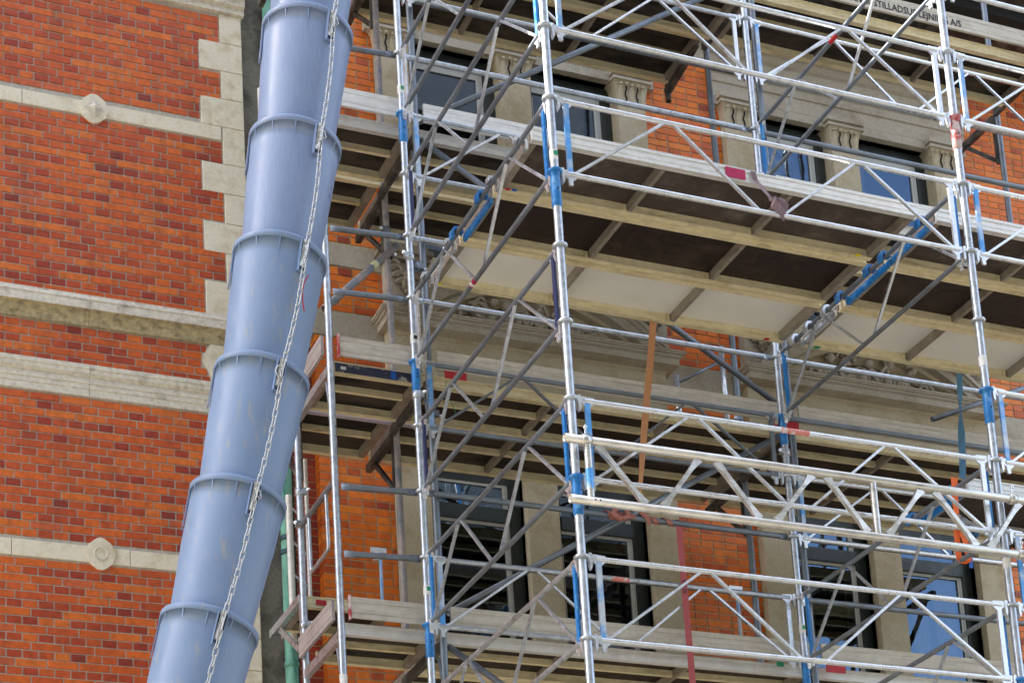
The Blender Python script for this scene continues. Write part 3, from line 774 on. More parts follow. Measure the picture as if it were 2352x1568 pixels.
for k in (-5, -2, 2, 5):
    lab = {-5: "middle row lattice beam under the topmost decks", -2: "middle row lattice beam with blue brackets against the upper toe board", 2: "olive-dull middle row lattice beam in front of the deck below the pediment",
           5: "middle row lattice beam in front of the lower left windows"}[k]
    lattice((0, LY, 0), (1, 0, 0), LX, Zk(k), Zk(k + 1), lab, chm=m_galvD if k == 2 else m_galv, brm=m_galvD if k == 2 else m_galvL, group="middle row lattice beams", post_a=m_blueL, post_b=m_galvD if k == 2 else m_galvL)
for k in (-5, 3):
    lattice((LX, LY, 0), (1, 0, 0), LX, Zk(k), Zk(k + 1), {-5: "middle row lattice beam at the top right, behind the red and white taped tube", 3: "middle row lattice beam in front of the right pair of lower windows"}[k], post_a=m_blueL, group="middle row lattice beams", chm=m_galvL)

# plain guard tubes with flattened ends
def rail(p, q, label, m=m_galvD, r=.0212, group="guard rail tubes", flat=True, cat="guard rail"):
    p = Vector(p); q = Vector(q); d = (q - p).normalized(); L = (q - p).length
    t = thing("guard_rail", label, cat, group, tuple(p))
    e = .10 if flat else 0
    MB().tube(d * e, d * (L - e), r, 16).build("tube", m, t)
    if flat:
        for s0, s1 in ((.028, e + .045), (L - .028, L - e - .045)):
            a = d * s0; b = d * s1; mb = MB(); n = 6; ww = r * 1.28
            side = d.cross(Vector((0, 0, 1))).normalized()
            prof = [(0, r * 1.28, .006), (.55, r * 1.28, .007), (.8, r * 1.1, .013), (1, r * .95, r * .9)]
            vs = []
            for tt, hh, ws in prof:
                c = a.lerp(b, tt)
                for an in range(8):
                    aa = an * math.pi / 4; vs.append(c + Vector((0, 0, 1)) * math.sin(aa) * hh + side * math.cos(aa) * ws)
            fs = [(j * 8 + i, j * 8 + (i + 1) % 8, j * 8 + 8 + (i + 1) % 8, j * 8 + 8 + i) for j in range(3) for i in range(8)] + [tuple(range(8))]
            mb.add(vs, fs, 0, True); ob = mb.build("flattened_end", m, t); recalc(ob)
    return t
YR = 2.50
pos = {-3: "at the height of the upper left window", 0: "just under the second deck on the left, above the brick pier", 1: "between the chute and the stone scroll, above the left toe board",
       4: "in front of the lower left brick pier, upper of two", 5: "in front of the lower left brick pier, lower of two"}
for k in (-3, 0, 1, 4, 5):
    rail((-.61, YR, Zk(k) - .01), (0, LY + .02, Zk(k)), "short guard tube " + pos[k], m=m_galvD)
pos = {-4: "long guard tube near the top, above the upper left window", -3: "long guard tube crossing the upper left windows", 0: "long guard tube hidden mostly by the white deck", 1: "long guard tube crossing the left pediment",
       4: "long guard tube with the tan strap tied round it", 5: "long guard tube close behind the lattice beam at the lower left windows"}
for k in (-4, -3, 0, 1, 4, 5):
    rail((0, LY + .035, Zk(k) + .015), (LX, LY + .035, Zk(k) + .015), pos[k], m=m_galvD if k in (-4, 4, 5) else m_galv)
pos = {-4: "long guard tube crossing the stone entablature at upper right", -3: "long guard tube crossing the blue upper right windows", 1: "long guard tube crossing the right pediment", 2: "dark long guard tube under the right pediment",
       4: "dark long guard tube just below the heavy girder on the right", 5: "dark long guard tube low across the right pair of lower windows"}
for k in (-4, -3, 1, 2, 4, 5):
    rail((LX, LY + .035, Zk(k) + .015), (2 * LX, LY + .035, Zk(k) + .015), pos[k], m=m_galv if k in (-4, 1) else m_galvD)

# diagonal braces of the wall scaffold
def dtube(p, q, label, m=m_galvD, r=.0235, cat="brace tube", hollow=True):
    t = thing("brace_tube", label, cat, "diagonal brace tubes", tuple(p))
    mb = MB()
    d = Vector(q) - Vector(p)
    mb.hollow((0, 0, 0), d, r)
    mb.build("tube", m, t); return t
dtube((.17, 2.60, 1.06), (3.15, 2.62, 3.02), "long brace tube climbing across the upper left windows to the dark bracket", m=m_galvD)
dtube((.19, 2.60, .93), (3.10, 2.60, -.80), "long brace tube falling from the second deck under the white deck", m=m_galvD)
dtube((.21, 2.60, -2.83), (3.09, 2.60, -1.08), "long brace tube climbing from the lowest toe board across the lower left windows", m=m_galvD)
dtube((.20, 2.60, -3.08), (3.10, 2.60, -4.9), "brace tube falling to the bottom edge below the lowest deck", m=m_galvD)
dtube((5.10, 3.30, -.32), (6.20, 3.30, .16), "loose sawn-off tube sticking out in front of the right pediment, left of the right standard", m=m_galvD)
t = dtube((.24, 3.32, .47), (-.62, 2.60, -.60), "brown worn tube with a yellow sleeve, clamped across the inner standard beside the chute", m=m_rust, r=.028)
MB().lathe(Vector((-.86, -.72, -1.07)) * .30, Vector((-.86, -.72, -1.07)) * .5, [(0, .0290), (.10, .0290)], 20, cap=False).build("sleeve", mat("cream_yellow_tape", (.58, .56, .30), .6, noise=(20, .2)), t)

# couplers
def coupler(p, label, axis=(0, 0, 1), m=m_galv, bolt=(.05, -.035, 0), r=RT):
    p = Vector(p); a = Vector(axis).normalized()
    t = thing("coupler", label, "coupler", "swivel couplers", tuple(p))
    MB().lathe(-a * .026, a * .026, [(0, r), (0, r + .008), (.052, r + .008), (.052, r)], 18, cap=False).build("clamp_ring", m, t)
    b = Vector(bolt); n = b.normalized()
    MB().tube(b * .5, b * 1.25, .0065, 8).build("bolt", m_galvL, t)
    MB().lathe(b * .95, b * 1.12, [(0, .013), ((b * .17).length, .013)], 6).build("nut", m_galvL, t)
    MB().box((b.x * .6 - .016, b.y * .6 - .016, -.022), (b.x * .6 + .016, b.y * .6 + .016, .022)).build("flap", m, t)
    return t
coupler((0, LY, -.17), "coupler with a shiny bolt on the left middle-row standard, under the second deck", bolt=(-.055, -.035, .01))
coupler((.07, LY + .06, -.20), "coupler half on the twin standard, beside the shiny-bolt coupler", axis=(.3, 0, 1), bolt=(.06, -.02, -.02), m=m_galvD)
coupler((0, LY, -1.26), "coupler just under the blue sleeve beside the left toe board", bolt=(.04, -.05, .01))
coupler((.14, 2.54, -1.34), "coupler half on the dull standard below the left toe board", bolt=(.06, -.03, -.02), m=m_galvD)
coupler((LX, LY, -1.30), "coupler under the blue sleeve of the right middle-row standard", bolt=(-.06, -.03, .0))
coupler((3.175, 2.54, -1.43), "dark coupler half behind the right middle-row standard", bolt=(.05, -.03, -.02), m=m_galvD)
coupler((-.605, 3.37, -1.67), "coupler with a shiny bolt on the leftmost inner standard", bolt=(.05, -.05, .01))
coupler((-.605, 3.37, -1.93), "coupler under the shiny-bolt one on the leftmost inner standard", bolt=(-.05, -.04, 0), m=m_rust)
coupler((-.605, 3.37, -2.71), "coupler on the leftmost inner standard at the console", bolt=(.05, -.05, .01))
coupler((.185, 3.34, .40), "dark coupler holding the brown tube to the worn standard", bolt=(.03, -.05, -.02), m=m_galvD, r=.03)
coupler((.185, 3.37, .62), "dark coupler high on the worn inner standard", bolt=(-.05, -.03, 0), m=m_galvD)
coupler((3.22, 3.37, -.55), "black coupler on the inner standard between the window pairs", bolt=(-.05, -.03, 0), m=m_galvD)

# heavy aluminium girder
G = thing("lattice_girder", "heavy aluminium lattice girder clamped across the front standards at lower right", "lattice girder", loc=(-.10, -.085, -3.18))
gx0, gx1, gt, gb = -.10, 5.2, .38, 0
MB().hollow((0, 0, gt), (gx1 - gx0, 0, gt), .0265, 20).build("top_chord", m_alu, G)
MB().hollow((0.01, 0, gb), (gx1 - gx0, 0, gb), .0265, 20).build("bottom_chord", m_alu, G)
for x in (.045, 2.01, 3.98): MB().tube((x - gx0, 0, gb + .02), (x - gx0, 0, gt - .02), .0225, 16).build("post", m_alu, G)
dz = []
dz += [(.11, gt, .40, gb), (.52, gb, .78, gt), (.90, gt, 1.17, gb), (1.29, gb, 1.57, gt), (1.67, gt, 1.94, gb), (2.09, gb, 2.37, gt),
       (2.47, gt, 2.75, gb), (2.85, gb, 3.12, gt), (3.22, gt, 3.50, gb), (3.60, gb, 3.87, gt), (4.08, gt, 4.36, gb), (4.46, gb, 4.75, gt)]
for a, za, b, zb in dz:
    if b > 5.1: continue
    s = -1 if za > zb else 1
    P = Vector((a - gx0, 0, za - (.02 if za > zb else -.02))); Q = Vector((b - gx0, 0, zb - (.02 if zb > za else -.02)))
    mb = MB(); d = (Q - P).normalized(); n = Vector((-d.z, 0, d.x)); Lq = (Q - P).length
    rows = []
    for tt, ww, dd in ((0, .030, .007), (.10, .021, .010), (.22, .0135, .015), (.78, .0135, .015), (.90, .021, .010), (1, .030, .007)):
        c = P + d * Lq * tt
        rows.append([c + n * ww + Vector((0, -dd, 0)), c - n * ww + Vector((0, -dd, 0)), c - n * ww + Vector((0, dd, 0)), c + n * ww + Vector((0, dd, 0))])
    vs = [v for r_ in rows for v in r_]
    fs = [(j * 4 + i, j * 4 + (i + 1) % 4, j * 4 + 4 + (i + 1) % 4, j * 4 + 4 + i) for j in range(5) for i in range(4)] + [(0, 3, 2, 1), (20, 21, 22, 23)]
    mb.add(vs, fs); ob = mb.build("diagonal", m_alu, G); recalc(ob)
MB().lathe((.145, 0, .07), (.145, 0, .20), [(0, .0232), (.13, .0232)], 20, cap=False).build("sticker", m_blueL, G)
for a in range(5):
    MB().lathe((.16 + .032 * (a % 2), -.0262, .0), (.16 + .032 * (a % 2), -.0275, 0), [(0, .006), (.001, .006)], 10).build("pin_hole", m_ink, G) if a < 2 else None
for (x, z, l) in ((.0, -2.80, "clamp with an upright bolt holding the girder's top tube to the middle front standard"), (LX, -2.80, "clamp holding the girder's top tube to the right front standard"), (LX + .02, -3.18, "clamp holding the girder's bottom tube to the right front standard")):
    t = coupler((x + .035, -.085, z), l, axis=(1, 0, 0), m=m_alu, bolt=(.0, -.01, .075), r=.0268)

# ------------------------------------------------ planks
def plank(x0, x1, y0, y1, zb, ply, railm, label, midrib=False, group="scaffold planks", h=.085, face=None, end_m=m_aluR, cross=True):
    t = thing("scaffold_plank", label, "scaffold plank", group, (x0, y0, zb))
    W_, L_ = y1 - y0, x1 - x0
    def side(yf, s, m):
        # C rail with lips; s=+1 outer face towards -Y
        prof = [(0, 0), (0, .010), (.004, .013), (.004, .030), (0, .033), (0, .060), (.004, .064), (.004, h - .012), (-.004, h - .010), (-.004, h), (.03, h), (.03, .012), (.045, .010), (.045, 0), (.040, 0), (.040, .005), (.036, .005), (.036, 0), (.012, 0), (.012, .007), (.007, .007), (.007, 0)]
        pts = [(yf + s * a, b) for a, b in prof]
        o = MB().extx(pts, 0, L_).build("side_rail", m, t); recalc(o); return o
    side(0, 1, face or railm); side(W_, -1, railm)
    for xa in (0, L_ - .05):
        MB().box((xa + .002, .046, 0), (xa + .048, W_ - .046, h - .02)).build("end_rail", m_xbar, t)
    MB().box((.01, .012, h - .016), (L_ - .01, W_ - .012, h - .003)).build("deck_panel", ply, t)
    n = max(1, round(L_))
    if cross and L_ > 1.5:
        for i in range(1, n):
            x = L_ * i / n - .005
            MB().box((x - .014, .031, .004), (x + .014, W_ - .031, h - .017)).build("cross_bar", m_xbar, t)
            for yy in (.0315, W_ - .0475):
                MB().box((x - .045, yy, .0125), (x - .0225, yy + .016, h - .03)).build("cleat", railm, t)
    if midrib:
        y = W_ / 2
        MB().box((.052, y - .015, .02), (L_ - .052, y + .015, h - .0175)).build("mid_rib", railm, t)
    return t
# upper big deck, middle bay and right bay (z -.5)
for bay, (xa, xb) in enumerate(((.06, 2.95), (3.12, 6.0))):
    bn = ("left", "right")[bay]
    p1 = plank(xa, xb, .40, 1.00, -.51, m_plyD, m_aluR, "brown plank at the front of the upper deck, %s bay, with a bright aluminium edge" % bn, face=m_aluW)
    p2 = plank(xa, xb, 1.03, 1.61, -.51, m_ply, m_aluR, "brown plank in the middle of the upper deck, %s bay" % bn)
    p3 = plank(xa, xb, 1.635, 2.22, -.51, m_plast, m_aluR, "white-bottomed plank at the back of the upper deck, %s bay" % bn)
    if bay == 0:
        st = [(p1, 1.60, m_crimson, -.0058, .30, .012, .072)]
        MB().box((1.39, -.0062, .010), (1.54, -.0048, .083)).build("tape", m_crimson, p1)
        MB().box((2.745, .535, -.0015), (2.785, .570, -.0004)).build("sticker", m_yel, p1)
        MB().box((.045, .540, -.0015), (.080, .565, -.0004)).build("sticker", m_redflat, p1)
        MB().box((.090, .535, -.0015), (.125, .560, -.0004)).build("sticker", m_bst, p1)
        MB().box((2.72, .536, -.0015), (2.76, .575, -.0004)).build("sticker", m_redflat, p3)
        MB().box((.03, .535, -.0015), (.07, .56, -.0004)).build("sticker", m_yel, p3)
    else:
        MB().box((.10, .536, -.0015), (.15, .575, -.0004)).build("sticker", m_grn, p3)
# hooks of the planks over the cross beams
def hooks(x, zc, ys, m, who):
    t = thing("deck_hooks", who, "deck hooks", "plank hook strips", (x, 0, zc))
    for y in ys:
        pts = [(-.050, -.05), (-.052, .0), (-.030, .034), (0, .040), (.034, .030), (.040, -.005), (.026, -.005), (.020, .014), (0, .022), (-.020, .016), (-.030, -.002), (-.030, -.05)]
        o = MB().exty(pts, y - .022, y + .022).build("hook", m, t); recalc(o)
    MB().box((.050, min(ys) - .02, -.045), (.070, max(ys) + .02, .0)).build("hook_strip", m, t)
hooks(LX, Zk(1), (.47, .93, 1.12, 1.5), m_blue, "blue hooks of the right bay's two brown planks over the cross beam")
hooks(LX, Zk(1) - .0, (1.70, 1.95, 2.15), m_galvL, "bare metal hooks of the right bay's white plank over the cross beam")
def hooksL(x, zc, ys, m, who):
    t = thing("deck_hooks", who, "deck hooks", "plank hook strips", (x, 0, zc))
    for y in ys:
        pts = [(.050, -.05), (.052, .0), (.030, .034), (0, .040), (-.034, .030), (-.040, -.005), (-.026, -.005), (-.020, .014), (0, .022), (.020, .016), (.030, -.002), (.030, -.05)]
        o = MB().exty(pts, y - .022, y + .022).build("hook", m, t); recalc(o)
hooksL(0, Zk(1), (.47, .93), m_galvL, "hooks at the left end of the front brown plank")
t_ = hooks(0 - .0, Zk(1), (1.10, 1.55), m_blue, "blue hooks at the left end of the middle brown plank")
hooksL(0, Zk(1), (1.70, 2.15), m_galvL, "hooks at the left end of the white-bottomed plank")
# lower right deck on the cross beam at k5
for a, b, mm, l in ((.40, 1.0, m_aluW, "front plank of the lower right deck, its bright edge right of the right standard"),):
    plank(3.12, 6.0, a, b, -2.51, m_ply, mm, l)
hooks(LX, Zk(5), (.47, .93), m_blue, "blue hooks of the lower right deck over the cross beam")

# wall scaffold decks
BX = [(-.585, .115), (.165, 3.15), (3.20, 6.18)]
bname = ("left end", "left", "right")
lev = {3: "topmost", 1: "second", -1: "third", -3: "lowest"}
for z, ln in lev.items():
    for i, (a, b) in enumerate(BX):
        zb = {3: 2.87, 1: .925, -1: -1.085, -3: -3.06}[z]
        rm = m_aluR
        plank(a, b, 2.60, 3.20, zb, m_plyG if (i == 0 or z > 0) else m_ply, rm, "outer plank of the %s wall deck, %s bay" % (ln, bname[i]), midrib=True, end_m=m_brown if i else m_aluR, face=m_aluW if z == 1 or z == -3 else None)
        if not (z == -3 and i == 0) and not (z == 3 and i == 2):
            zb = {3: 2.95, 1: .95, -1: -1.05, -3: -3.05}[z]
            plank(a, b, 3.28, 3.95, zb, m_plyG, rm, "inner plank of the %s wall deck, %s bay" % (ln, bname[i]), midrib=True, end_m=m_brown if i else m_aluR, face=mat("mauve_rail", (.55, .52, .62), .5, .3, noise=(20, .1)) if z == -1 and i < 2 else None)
# transoms and consoles
for z, ln in lev.items():
    for i, x in enumerate(SX):
        bn = ("left end", "first window jamb", "brick pier between the windows", "right edge")[i]
        t = thing("transom", "dark steel transom of the %s wall deck at the %s" % (ln, bn), "transom", "deck transoms", (x, 2.54, z - .095))
        MB().beam((0, .03, 0), (0, .80, 0), .040, .065).build("beam", m_brown if i else m_galv, t)
        MB().tube((0, .03, -.33), (0, .10, -.06), .012, 8).build("gusset", m_galvD, t)
        if (i or z not in (-3,)) and not (z == 3 and i == 2):
            c = thing("console_bracket", "dark console bracket under the %s wall deck at the %s" % (ln, bn), "bracket", "console brackets", (x + .03, 3.40, z - .105))
            MB().beam((0, 0, 0), (0, .58, 0), .045, .06).build("arm", m_brown, c)
            MB().beam((0, .02, -.42), (0, .42, -.03), .030, .034).build("strut", m_brown, c)
            MB().beam((0, .0, -.46), (0, .0, .02), .034, .034).build("back_plate", m_brown, c)
# raised left console with its plank and screw
c = thing("console_bracket", "raised galvanised console with a screw, left of the lowest deck beside the downpipe", "bracket", "console brackets", (-.61, 3.40, -2.49))
MB().beam((0, 0, 0), (0, .76, 0), .045, .06).build("arm", m_galv, c)
MB().beam((0, .04, -.40), (0, .56, -.03), .014, .045).build("strut", m_galv, c)
MB().beam((0, .0, -.42), (0, .0, .02), .034, .034).build("back_plate", m_galv, c)
MB().lathe((0, .50, -.13), (0, .50, .0), [(i * .006, .009 if i % 2 else .0065) for i in range(21)], 10).build("screw", m_rust, c)
p = plank(-.585, .115, 3.45, 3.98, -2.53, m_ply, m_aluR, "raised plank with a red sticker at the lower left, beside the ladder")
MB().box((.10, -.0062, .022), (.18, -.0048, .062)).build("sticker", m_redflat, p)
# short dark bracket seen left of the upper middle standard
t = thing("drop_bracket", "dark angled bracket with an open tube end hanging below the topmost deck", "bracket", loc=(3.14, 3.34, 2.87))
MB().beam((0, .05, .1), (0, .62, -.0), .05, .06).build("arm", m_brown, t)
MB().hollow((0, .60, .06), (0, .60, -.10), .026).build("socket", m_brown, t)

# toe boards
def toe(x0, x1, z0, h, label, m=m_toe, y=2.50, ydir=False, ends=None):
    t = thing("toe_board", label, "toe board", "toe boards", (x0, y, z0))
    g = .003; prof = [(0, 0), (0, h * .20), (g, h * .21), (g, h * .235), (0, h * .245), (0, h * .72), (g, h * .73), (g, h * .75), (0, h * .76), (-.002, h), (.022, h), (.022, 0)]
    if not ydir: o = MB().extx(prof, 0, x1 - x0).build("board", m, t)
    else: o = MB().exty([(a, b) for a, b in prof], 0, x1 - x0).build("board", m, t)
    recalc(o)
    if ends:
        for xa in ends: MB().box((xa - .006, -.008, -.012), (xa + .008, .03, h + .012)).build("end_cap", m_red, t)
    return t
for z, ln in lev.items():
    for i, (a, b) in enumerate(BX):
        mm = m_toeW if z == 1 else m_toe
        h_ = .15
        z0 = {3: 2.958, 1: 1.015, -1: -1.0, -3: -2.97}[z]
        tt = toe(a + .03, b, z0, h_, "grooved toe board of the %s wall deck, %s bay" % (ln, bname[i]), mm, ends=[0] if (i == 0 and z in (-1, -3)) else None)
        if z == 3 and i == 2: TB = tt
        if z == -1 and i == 0:
            MB().box((0.0, .090, -.080), (.62, .0945, -.012)).build("painted_strip", mat("navy_overpaint", (.03, .035, .07), .6, noise=(20, .2), c2=(.45, .42, .36), mix=(7, .52, .58)), tt)
            MB().box((.42, .0885, -.078), (.46, .0899, -.014)).build("blue_mark", m_bst, tt)
            MB().box((.04, .0885, -.06), (.08, .0899, -.035)).build("white_mark", m_wst, tt)
        if z == -1 and i == 1: MB().box((.05, -.009, -.06), (.22, -.003, -.005)).build("red_end", m_redflat, tt)
        if z == -1 and i == 2: MB().box((-.24, -.012, -.07), (-.02, -.004, -.005)).build("red_end", m_redflat, tt)
        if z == -3 and i == 2: MB().box((.02, -.012, -.078), (.19, -.004, -.012)).build("red_end", m_redflat, tt)
        if z == -3 and i == 1: MB().box((2.62, -.012, -.068), (2.68, -.004, -.035)).build("sticker", m_grn, tt)
for z in (-1, -3):
    tt = toe(2.56, 3.34, z + .03, .15, "short toe board across the left end of the %s wall deck" % lev[z], m_toeM, y=2.56, ydir=True)
    tt.location = (-.66, 2.58, z + .03)
# lettering on the topmost toe board
def text_mesh(s, size, m, parent, loc, rot, name="lettering"):
    cu = bpy.data.curves.new("t", 'FONT'); cu.body = s; cu.size = size; cu.extrude = .0004; cu.offset = .0009; cu.resolution_u = 2
    tmp = bpy.data.objects.new("t", cu); COL.objects.link(tmp)
    dg = bpy.context.evaluated_depsgraph_get(); me = bpy.data.meshes.new_from_object(tmp.evaluated_get(dg))
    bpy.data.objects.remove(tmp); me.materials.clear(); me.materials.append(m); me.name = name
    o = bpy.data.objects.new(name, me); COL.objects.link(o); o.parent = parent; o.location = loc; o.rotation_euler = rot
    return o, max((v.co.x for v in me.vertices), default=1)
o, wt = text_mesh("DANSK STILLADSUDLEJNING A/S", .092, m_ink, TB, (.845, -.0035, .028), (math.pi / 2, 0, 0))
o.scale.x = 1.18 / wt
MB().box((.84, -.0065, .095), (1.0, -.0038, .14)).build("red_mark", m_red, TB)

# end guards on the left: cross tubes, hanging loop frames, ladder
rail((-.655, 2.56, -1.50), (-.655, 3.42, -1.50), "upper slanting end guard tube between the two leftmost standards", m=m_galvD, flat=False) if False else None
def endguard(z, label):
    t = thing("end_guard", label, "end guard", "end guard frames", (-.60, 2.62, z))
    MB().tube((0, 0, 0), (0, .80, 0), .0215, 16).build("top_tube", m_galvD, t)
    pts = [(0, .16, 0), (0, .15, -.40)] + [(0, .155 + .035 * (1 - math.cos(a)), -.40 - .035 * math.sin(a)) for a in (.4, .8, 1.2, 1.57)] + \
          [(0, .20, -.436), (0, .50, -.446)] + [(0, .53 + .03 * math.sin(a), -.446 + .035 * (1 - math.cos(a))) for a in (.4, .8, 1.2, 1.57)] + [(0, .56, -.40), (0, .57, 0)]
    MB().path(pts, .0135, 10).build("hanging_loop", m_galv, t)
endguard(-1.93, "end guard with a bent loop, at the lower left beside the brick corner")
endguard(.07, "end guard with a bent loop, behind the chute at the second level")
endguard(2.07, "end guard with a bent loop, behind the chute at the top level")
LD = thing("ladder", "pale aluminium ladder standing by the green downpipe at the left end of the scaffold", "ladder", loc=(-.42, 4.0, -2.5))
for x in (-.07, .075): MB().tube((x, 0, 0 if x > 0 else -.1), (x, .0, 1.10 if x < 0 else 1.42), .026 if x < 0 else .017, 14).build("rail", m_toeW, LD)
for z in (.06, .35, .62, .90): MB().tube((-.07, 0, z + .12), (.075, 0, z), .011, 8).build("rung", m_galv, LD)
t = thing("white_post", "short white tube post against the dark render behind the chute's upper part", "post", loc=(-.60, 4.0, 1.80))
MB().tube((0, 0, 0), (0, 0, .32), .026, 14).build("tube", m_wst, t)
MB().tube((0, 0, .31), (.05, -.05, .42), .012, 8).build("prong", m_rust, t)
# loose bracket hanging by the brick pier (lower left)
def hang(x, z, label):
    t = thing("spare_bracket", label, "spare bracket", "spare end posts", (x, 2.75, z))
    MB().beam((0, 0, 0), (0, 0, -.50), .014, .03).build("post", m_blueL, t)
    MB().box((-.07, -.01, 0), (.045, .01, .035)).box((-.05, -.012, -.06), (-.015, .012, 0)).build("head", m_galvL, t)
hang(-.222, -2.36, "pale blue bracket post standing behind the lowest left toe board")
hang(2.68, -2.35, "pale bracket post in front of the lower brick pier between the windows")
# upright stubs in front of the middle brick pier
for x, y, z0, z1, l in ((2.56, 3.2, -.85, -.34, "short white stub post with a thin brace, behind the third deck's toe board"), (3.00, 3.2, -.85, -.015, "pale galvanised stub post clamped beside the dull standard above the third deck")):
    t = thing("stub_post", l, "post", "stub posts", (x, y, z0)); MB().hollow((0, 0, 0), (0, 0, z1 - z0), .024).build("tube", m_galvL, t)
dtube((2.57, 3.2, -.40), (3.00, 3.2, -.14), "thin tie tube between the two stub posts in front of the brick pier", r=.012)

# ================================================================ straps
def strap(pts, wdir, wd, m, label, name="strap"):
    t = thing(name, label, "strap", "lashing straps", tuple(pts[0])); p0 = Vector(pts[0])
    MB().ribbon([Vector(p) - p0 for p in pts], wdir, wd, .003).build("webbing", m, t); return t
t = strap([(2.031, 2.415, -2.04), (2.032, 2.412, -2.5), (2.034, 2.408, -3.2), (2.036, 2.405, -4.2)], (1, 0, .0), .052, m_strapR, "red webbing strap hanging straight down in front of the lower brick pier")
o, wt = text_mesh("WÜRTH", .048, m_ink, t, (-.017, -.0045, -.42), (math.pi / 2, math.pi / 2, 0)); 
strap([(1.83, 2.20, -.52), (1.815, 2.26, -.80), (1.785, 2.33, -1.15), (1.76, 2.38, -1.45), (1.735, 2.42, -1.75), (1.72, 2.44, -1.95)], [(1, 0, 0), (1, .1, 0), (1, .0, 0), (1, .2, 0), (.8, .6, 0), (.5, .8, 0)], .058, m_strapT, "tan webbing strap hanging from the white deck down to the guard tube")
# wrap round the guard tube
t = thing("strap_wrap", "faded pink webbing wound and knotted round the guard tube left of the red strap", "strap", "lashing straps", (1.45, LY + .035, -1.985))
def helix(x0, x1, turns, r, wd, ph=0):
    pts = []; wv = []; n = int(turns * 16)
    for i in range(n + 1):
        a = ph + i / n * turns * 6.283; x = x0 + (x1 - x0) * i / n
        pts.append((x, math.cos(a) * r, math.sin(a) * r)); wv.append((1, 0, 0))
    return MB().ribbon(pts, wv, wd, .003)
helix(.0, .22, 2.6, .030, .055).build("winding", m_strapP, t)
helix(.36, .62, 2.2, .028, .045, 1).build("winding", m_strapP, t)
MB().path([(.10, -.03, .06), (.05, -.05, .0), (.09, -.055, -.05), (.17, -.05, -.02), (.16, -.045, .05), (.20, -.03, .07)], .021, 8).build("knot", m_strapP, t)
MB().ribbon([(.20, 0, .07), (.28, -.035, .045), (.34, -.03, 0), (.38, 0, -.03)], (1, 0, .3), .045).build("webbing", m_strapP, t)
strap([(4.575, 2.2, -.53), (4.56, 2.2, -.70), (4.54, 2.2, -.86), (4.53, 2.2, -.95), (4.52, 2.19, -1.05), (4.49, 2.17, -1.25), (4.45, 2.15, -1.47)], [(1, 0, 0), (1, .2, 0), (.5, .9, 0), (.0, 1, 0), (.6, -.8, 0), (1, -.2, 0), (1, 0, 0)], .058, m_strapB, "blue webbing strap, twisted once, hanging in front of the right pediment")
t = strap([(3.035, .43, -2.42), (3.02, .43, -2.60), (3.03, .44, -2.72)], [(1, 0, 0), (1, 0, 0), (.7, .3, 0)], .050, m_strapO, "bright orange ratchet strap hanging on the cross beam beside the right standard")
MB().ribbon([(.0, .0, -.36), (.03, -.01, -.48), (.05, .01, -.585), (.02, .03, -.60), (-.02, .02, -.57), (-.03, .0, -.36)], (1, 0, 0), .045).build("loop", m_strapO, t)
MB().box((-.025, -.02, -.38), (.03, .02, -.30)).build("ratchet_frame", m_galvD, t)
MB().tube((-.03, 0, -.345), (.035, 0, -.345), .010, 10).build("ratchet_spindle", m_galvL, t)
MB().ribbon([(.07, .02, -.52), (.075, .02, -.58), (.07, .02, -.63)], (1, 0, 0), .03).build("tag", m_bst, t)
t = thing("strap_coil", "small coil of blue webbing beside the orange ratchet strap", "strap", "lashing straps", (3.14, .46, -2.79))
for r_ in (.030, .042, .054):
    MB().ribbon([(math.cos(a / 10 * 6.283) * r_, 0, math.sin(a / 10 * 6.283) * r_) for a in range(11)], (0, 1, 0), .05).build("coil_turn", m_strapB, t)
t = strap([(1.655, .388, -.43), (1.665, .380, -.50), (1.63, .25, -.645), (1.58, .12, -.78), (1.56, .05, -.86)], [(1, 0, .1), (1, 0, .1), (1, .1, .2), (1, .3, .2), (1, .5, .2)], .038, m_strapV, "mauve strap knotted round the lower tube of the beam in front of the upper deck")
B0 = Vector((1.655, .388, -.43))
def off(l): return [tuple(Vector(p) - B0) for p in l]
MB().path(off([(1.545, .05, -.86), (1.56, .02, -.875), (1.58, .03, -.862), (1.565, .06, -.85), (1.545, .04, -.872), (1.57, .02, -.885)]), .012, 8).build("knot", m_strapV, t)
MB().ribbon(off([(1.555, .02, -.88), (1.53, -.01, -.91), (1.525, -.02, -.94), (1.55, -.03, -.965), (1.585, -.03, -.985), (1.61, .0, -1.025), (1.625, .025, -1.01), (1.63, .02, -.97), (1.615, -.022, -.955), (1.60, -.02, -.92), (1.57, .01, -.89)]), [(.3, -.6, .7)] * 4 + [(.8, .2, .5)] * 4 + [(.5, -.3, .8)] * 3, .055).build("loop", m_strapV, t)
# tape marks on tubes
t = thing("tape_mark", "red and white tape patch on the dark cross tube at upper right", "tape", "tape marks", (LX, 1.26, 1.5))
MB().lathe((0, -.05, 0), (0, .05, 0), [(0, .0177), (.1, .0177)], 16, cap=False).build("tape", m_redflat, t)
t = thing("tape_mark", "white and crimson sticker on the cross tube in front of the white deck", "tape", "tape marks", (0, 1.32, -1.0))
MB().lathe((0, -.04, 0), (0, .04, 0), [(0, .0177), (.08, .0177)], 16, cap=False).build("tape", m_crimson, t)
MB().lathe((0, .0, 0), (0, .03, 0), [(0, .0181), (.03, .0181)], 16, cap=False).build("label", m_wst, t)
for x, z, l in ((1.43, -2.5, "red and white tape on the top tube above the girder's middle"),):
    t = thing("tape_mark", l, "tape", "tape marks", (x, 0, z)); MB().lathe((0, 0, 0), (.2, 0, 0), [(0, .0177), (.2, .0177)], 16, cap=False).build("tape", m_pinktape, t)
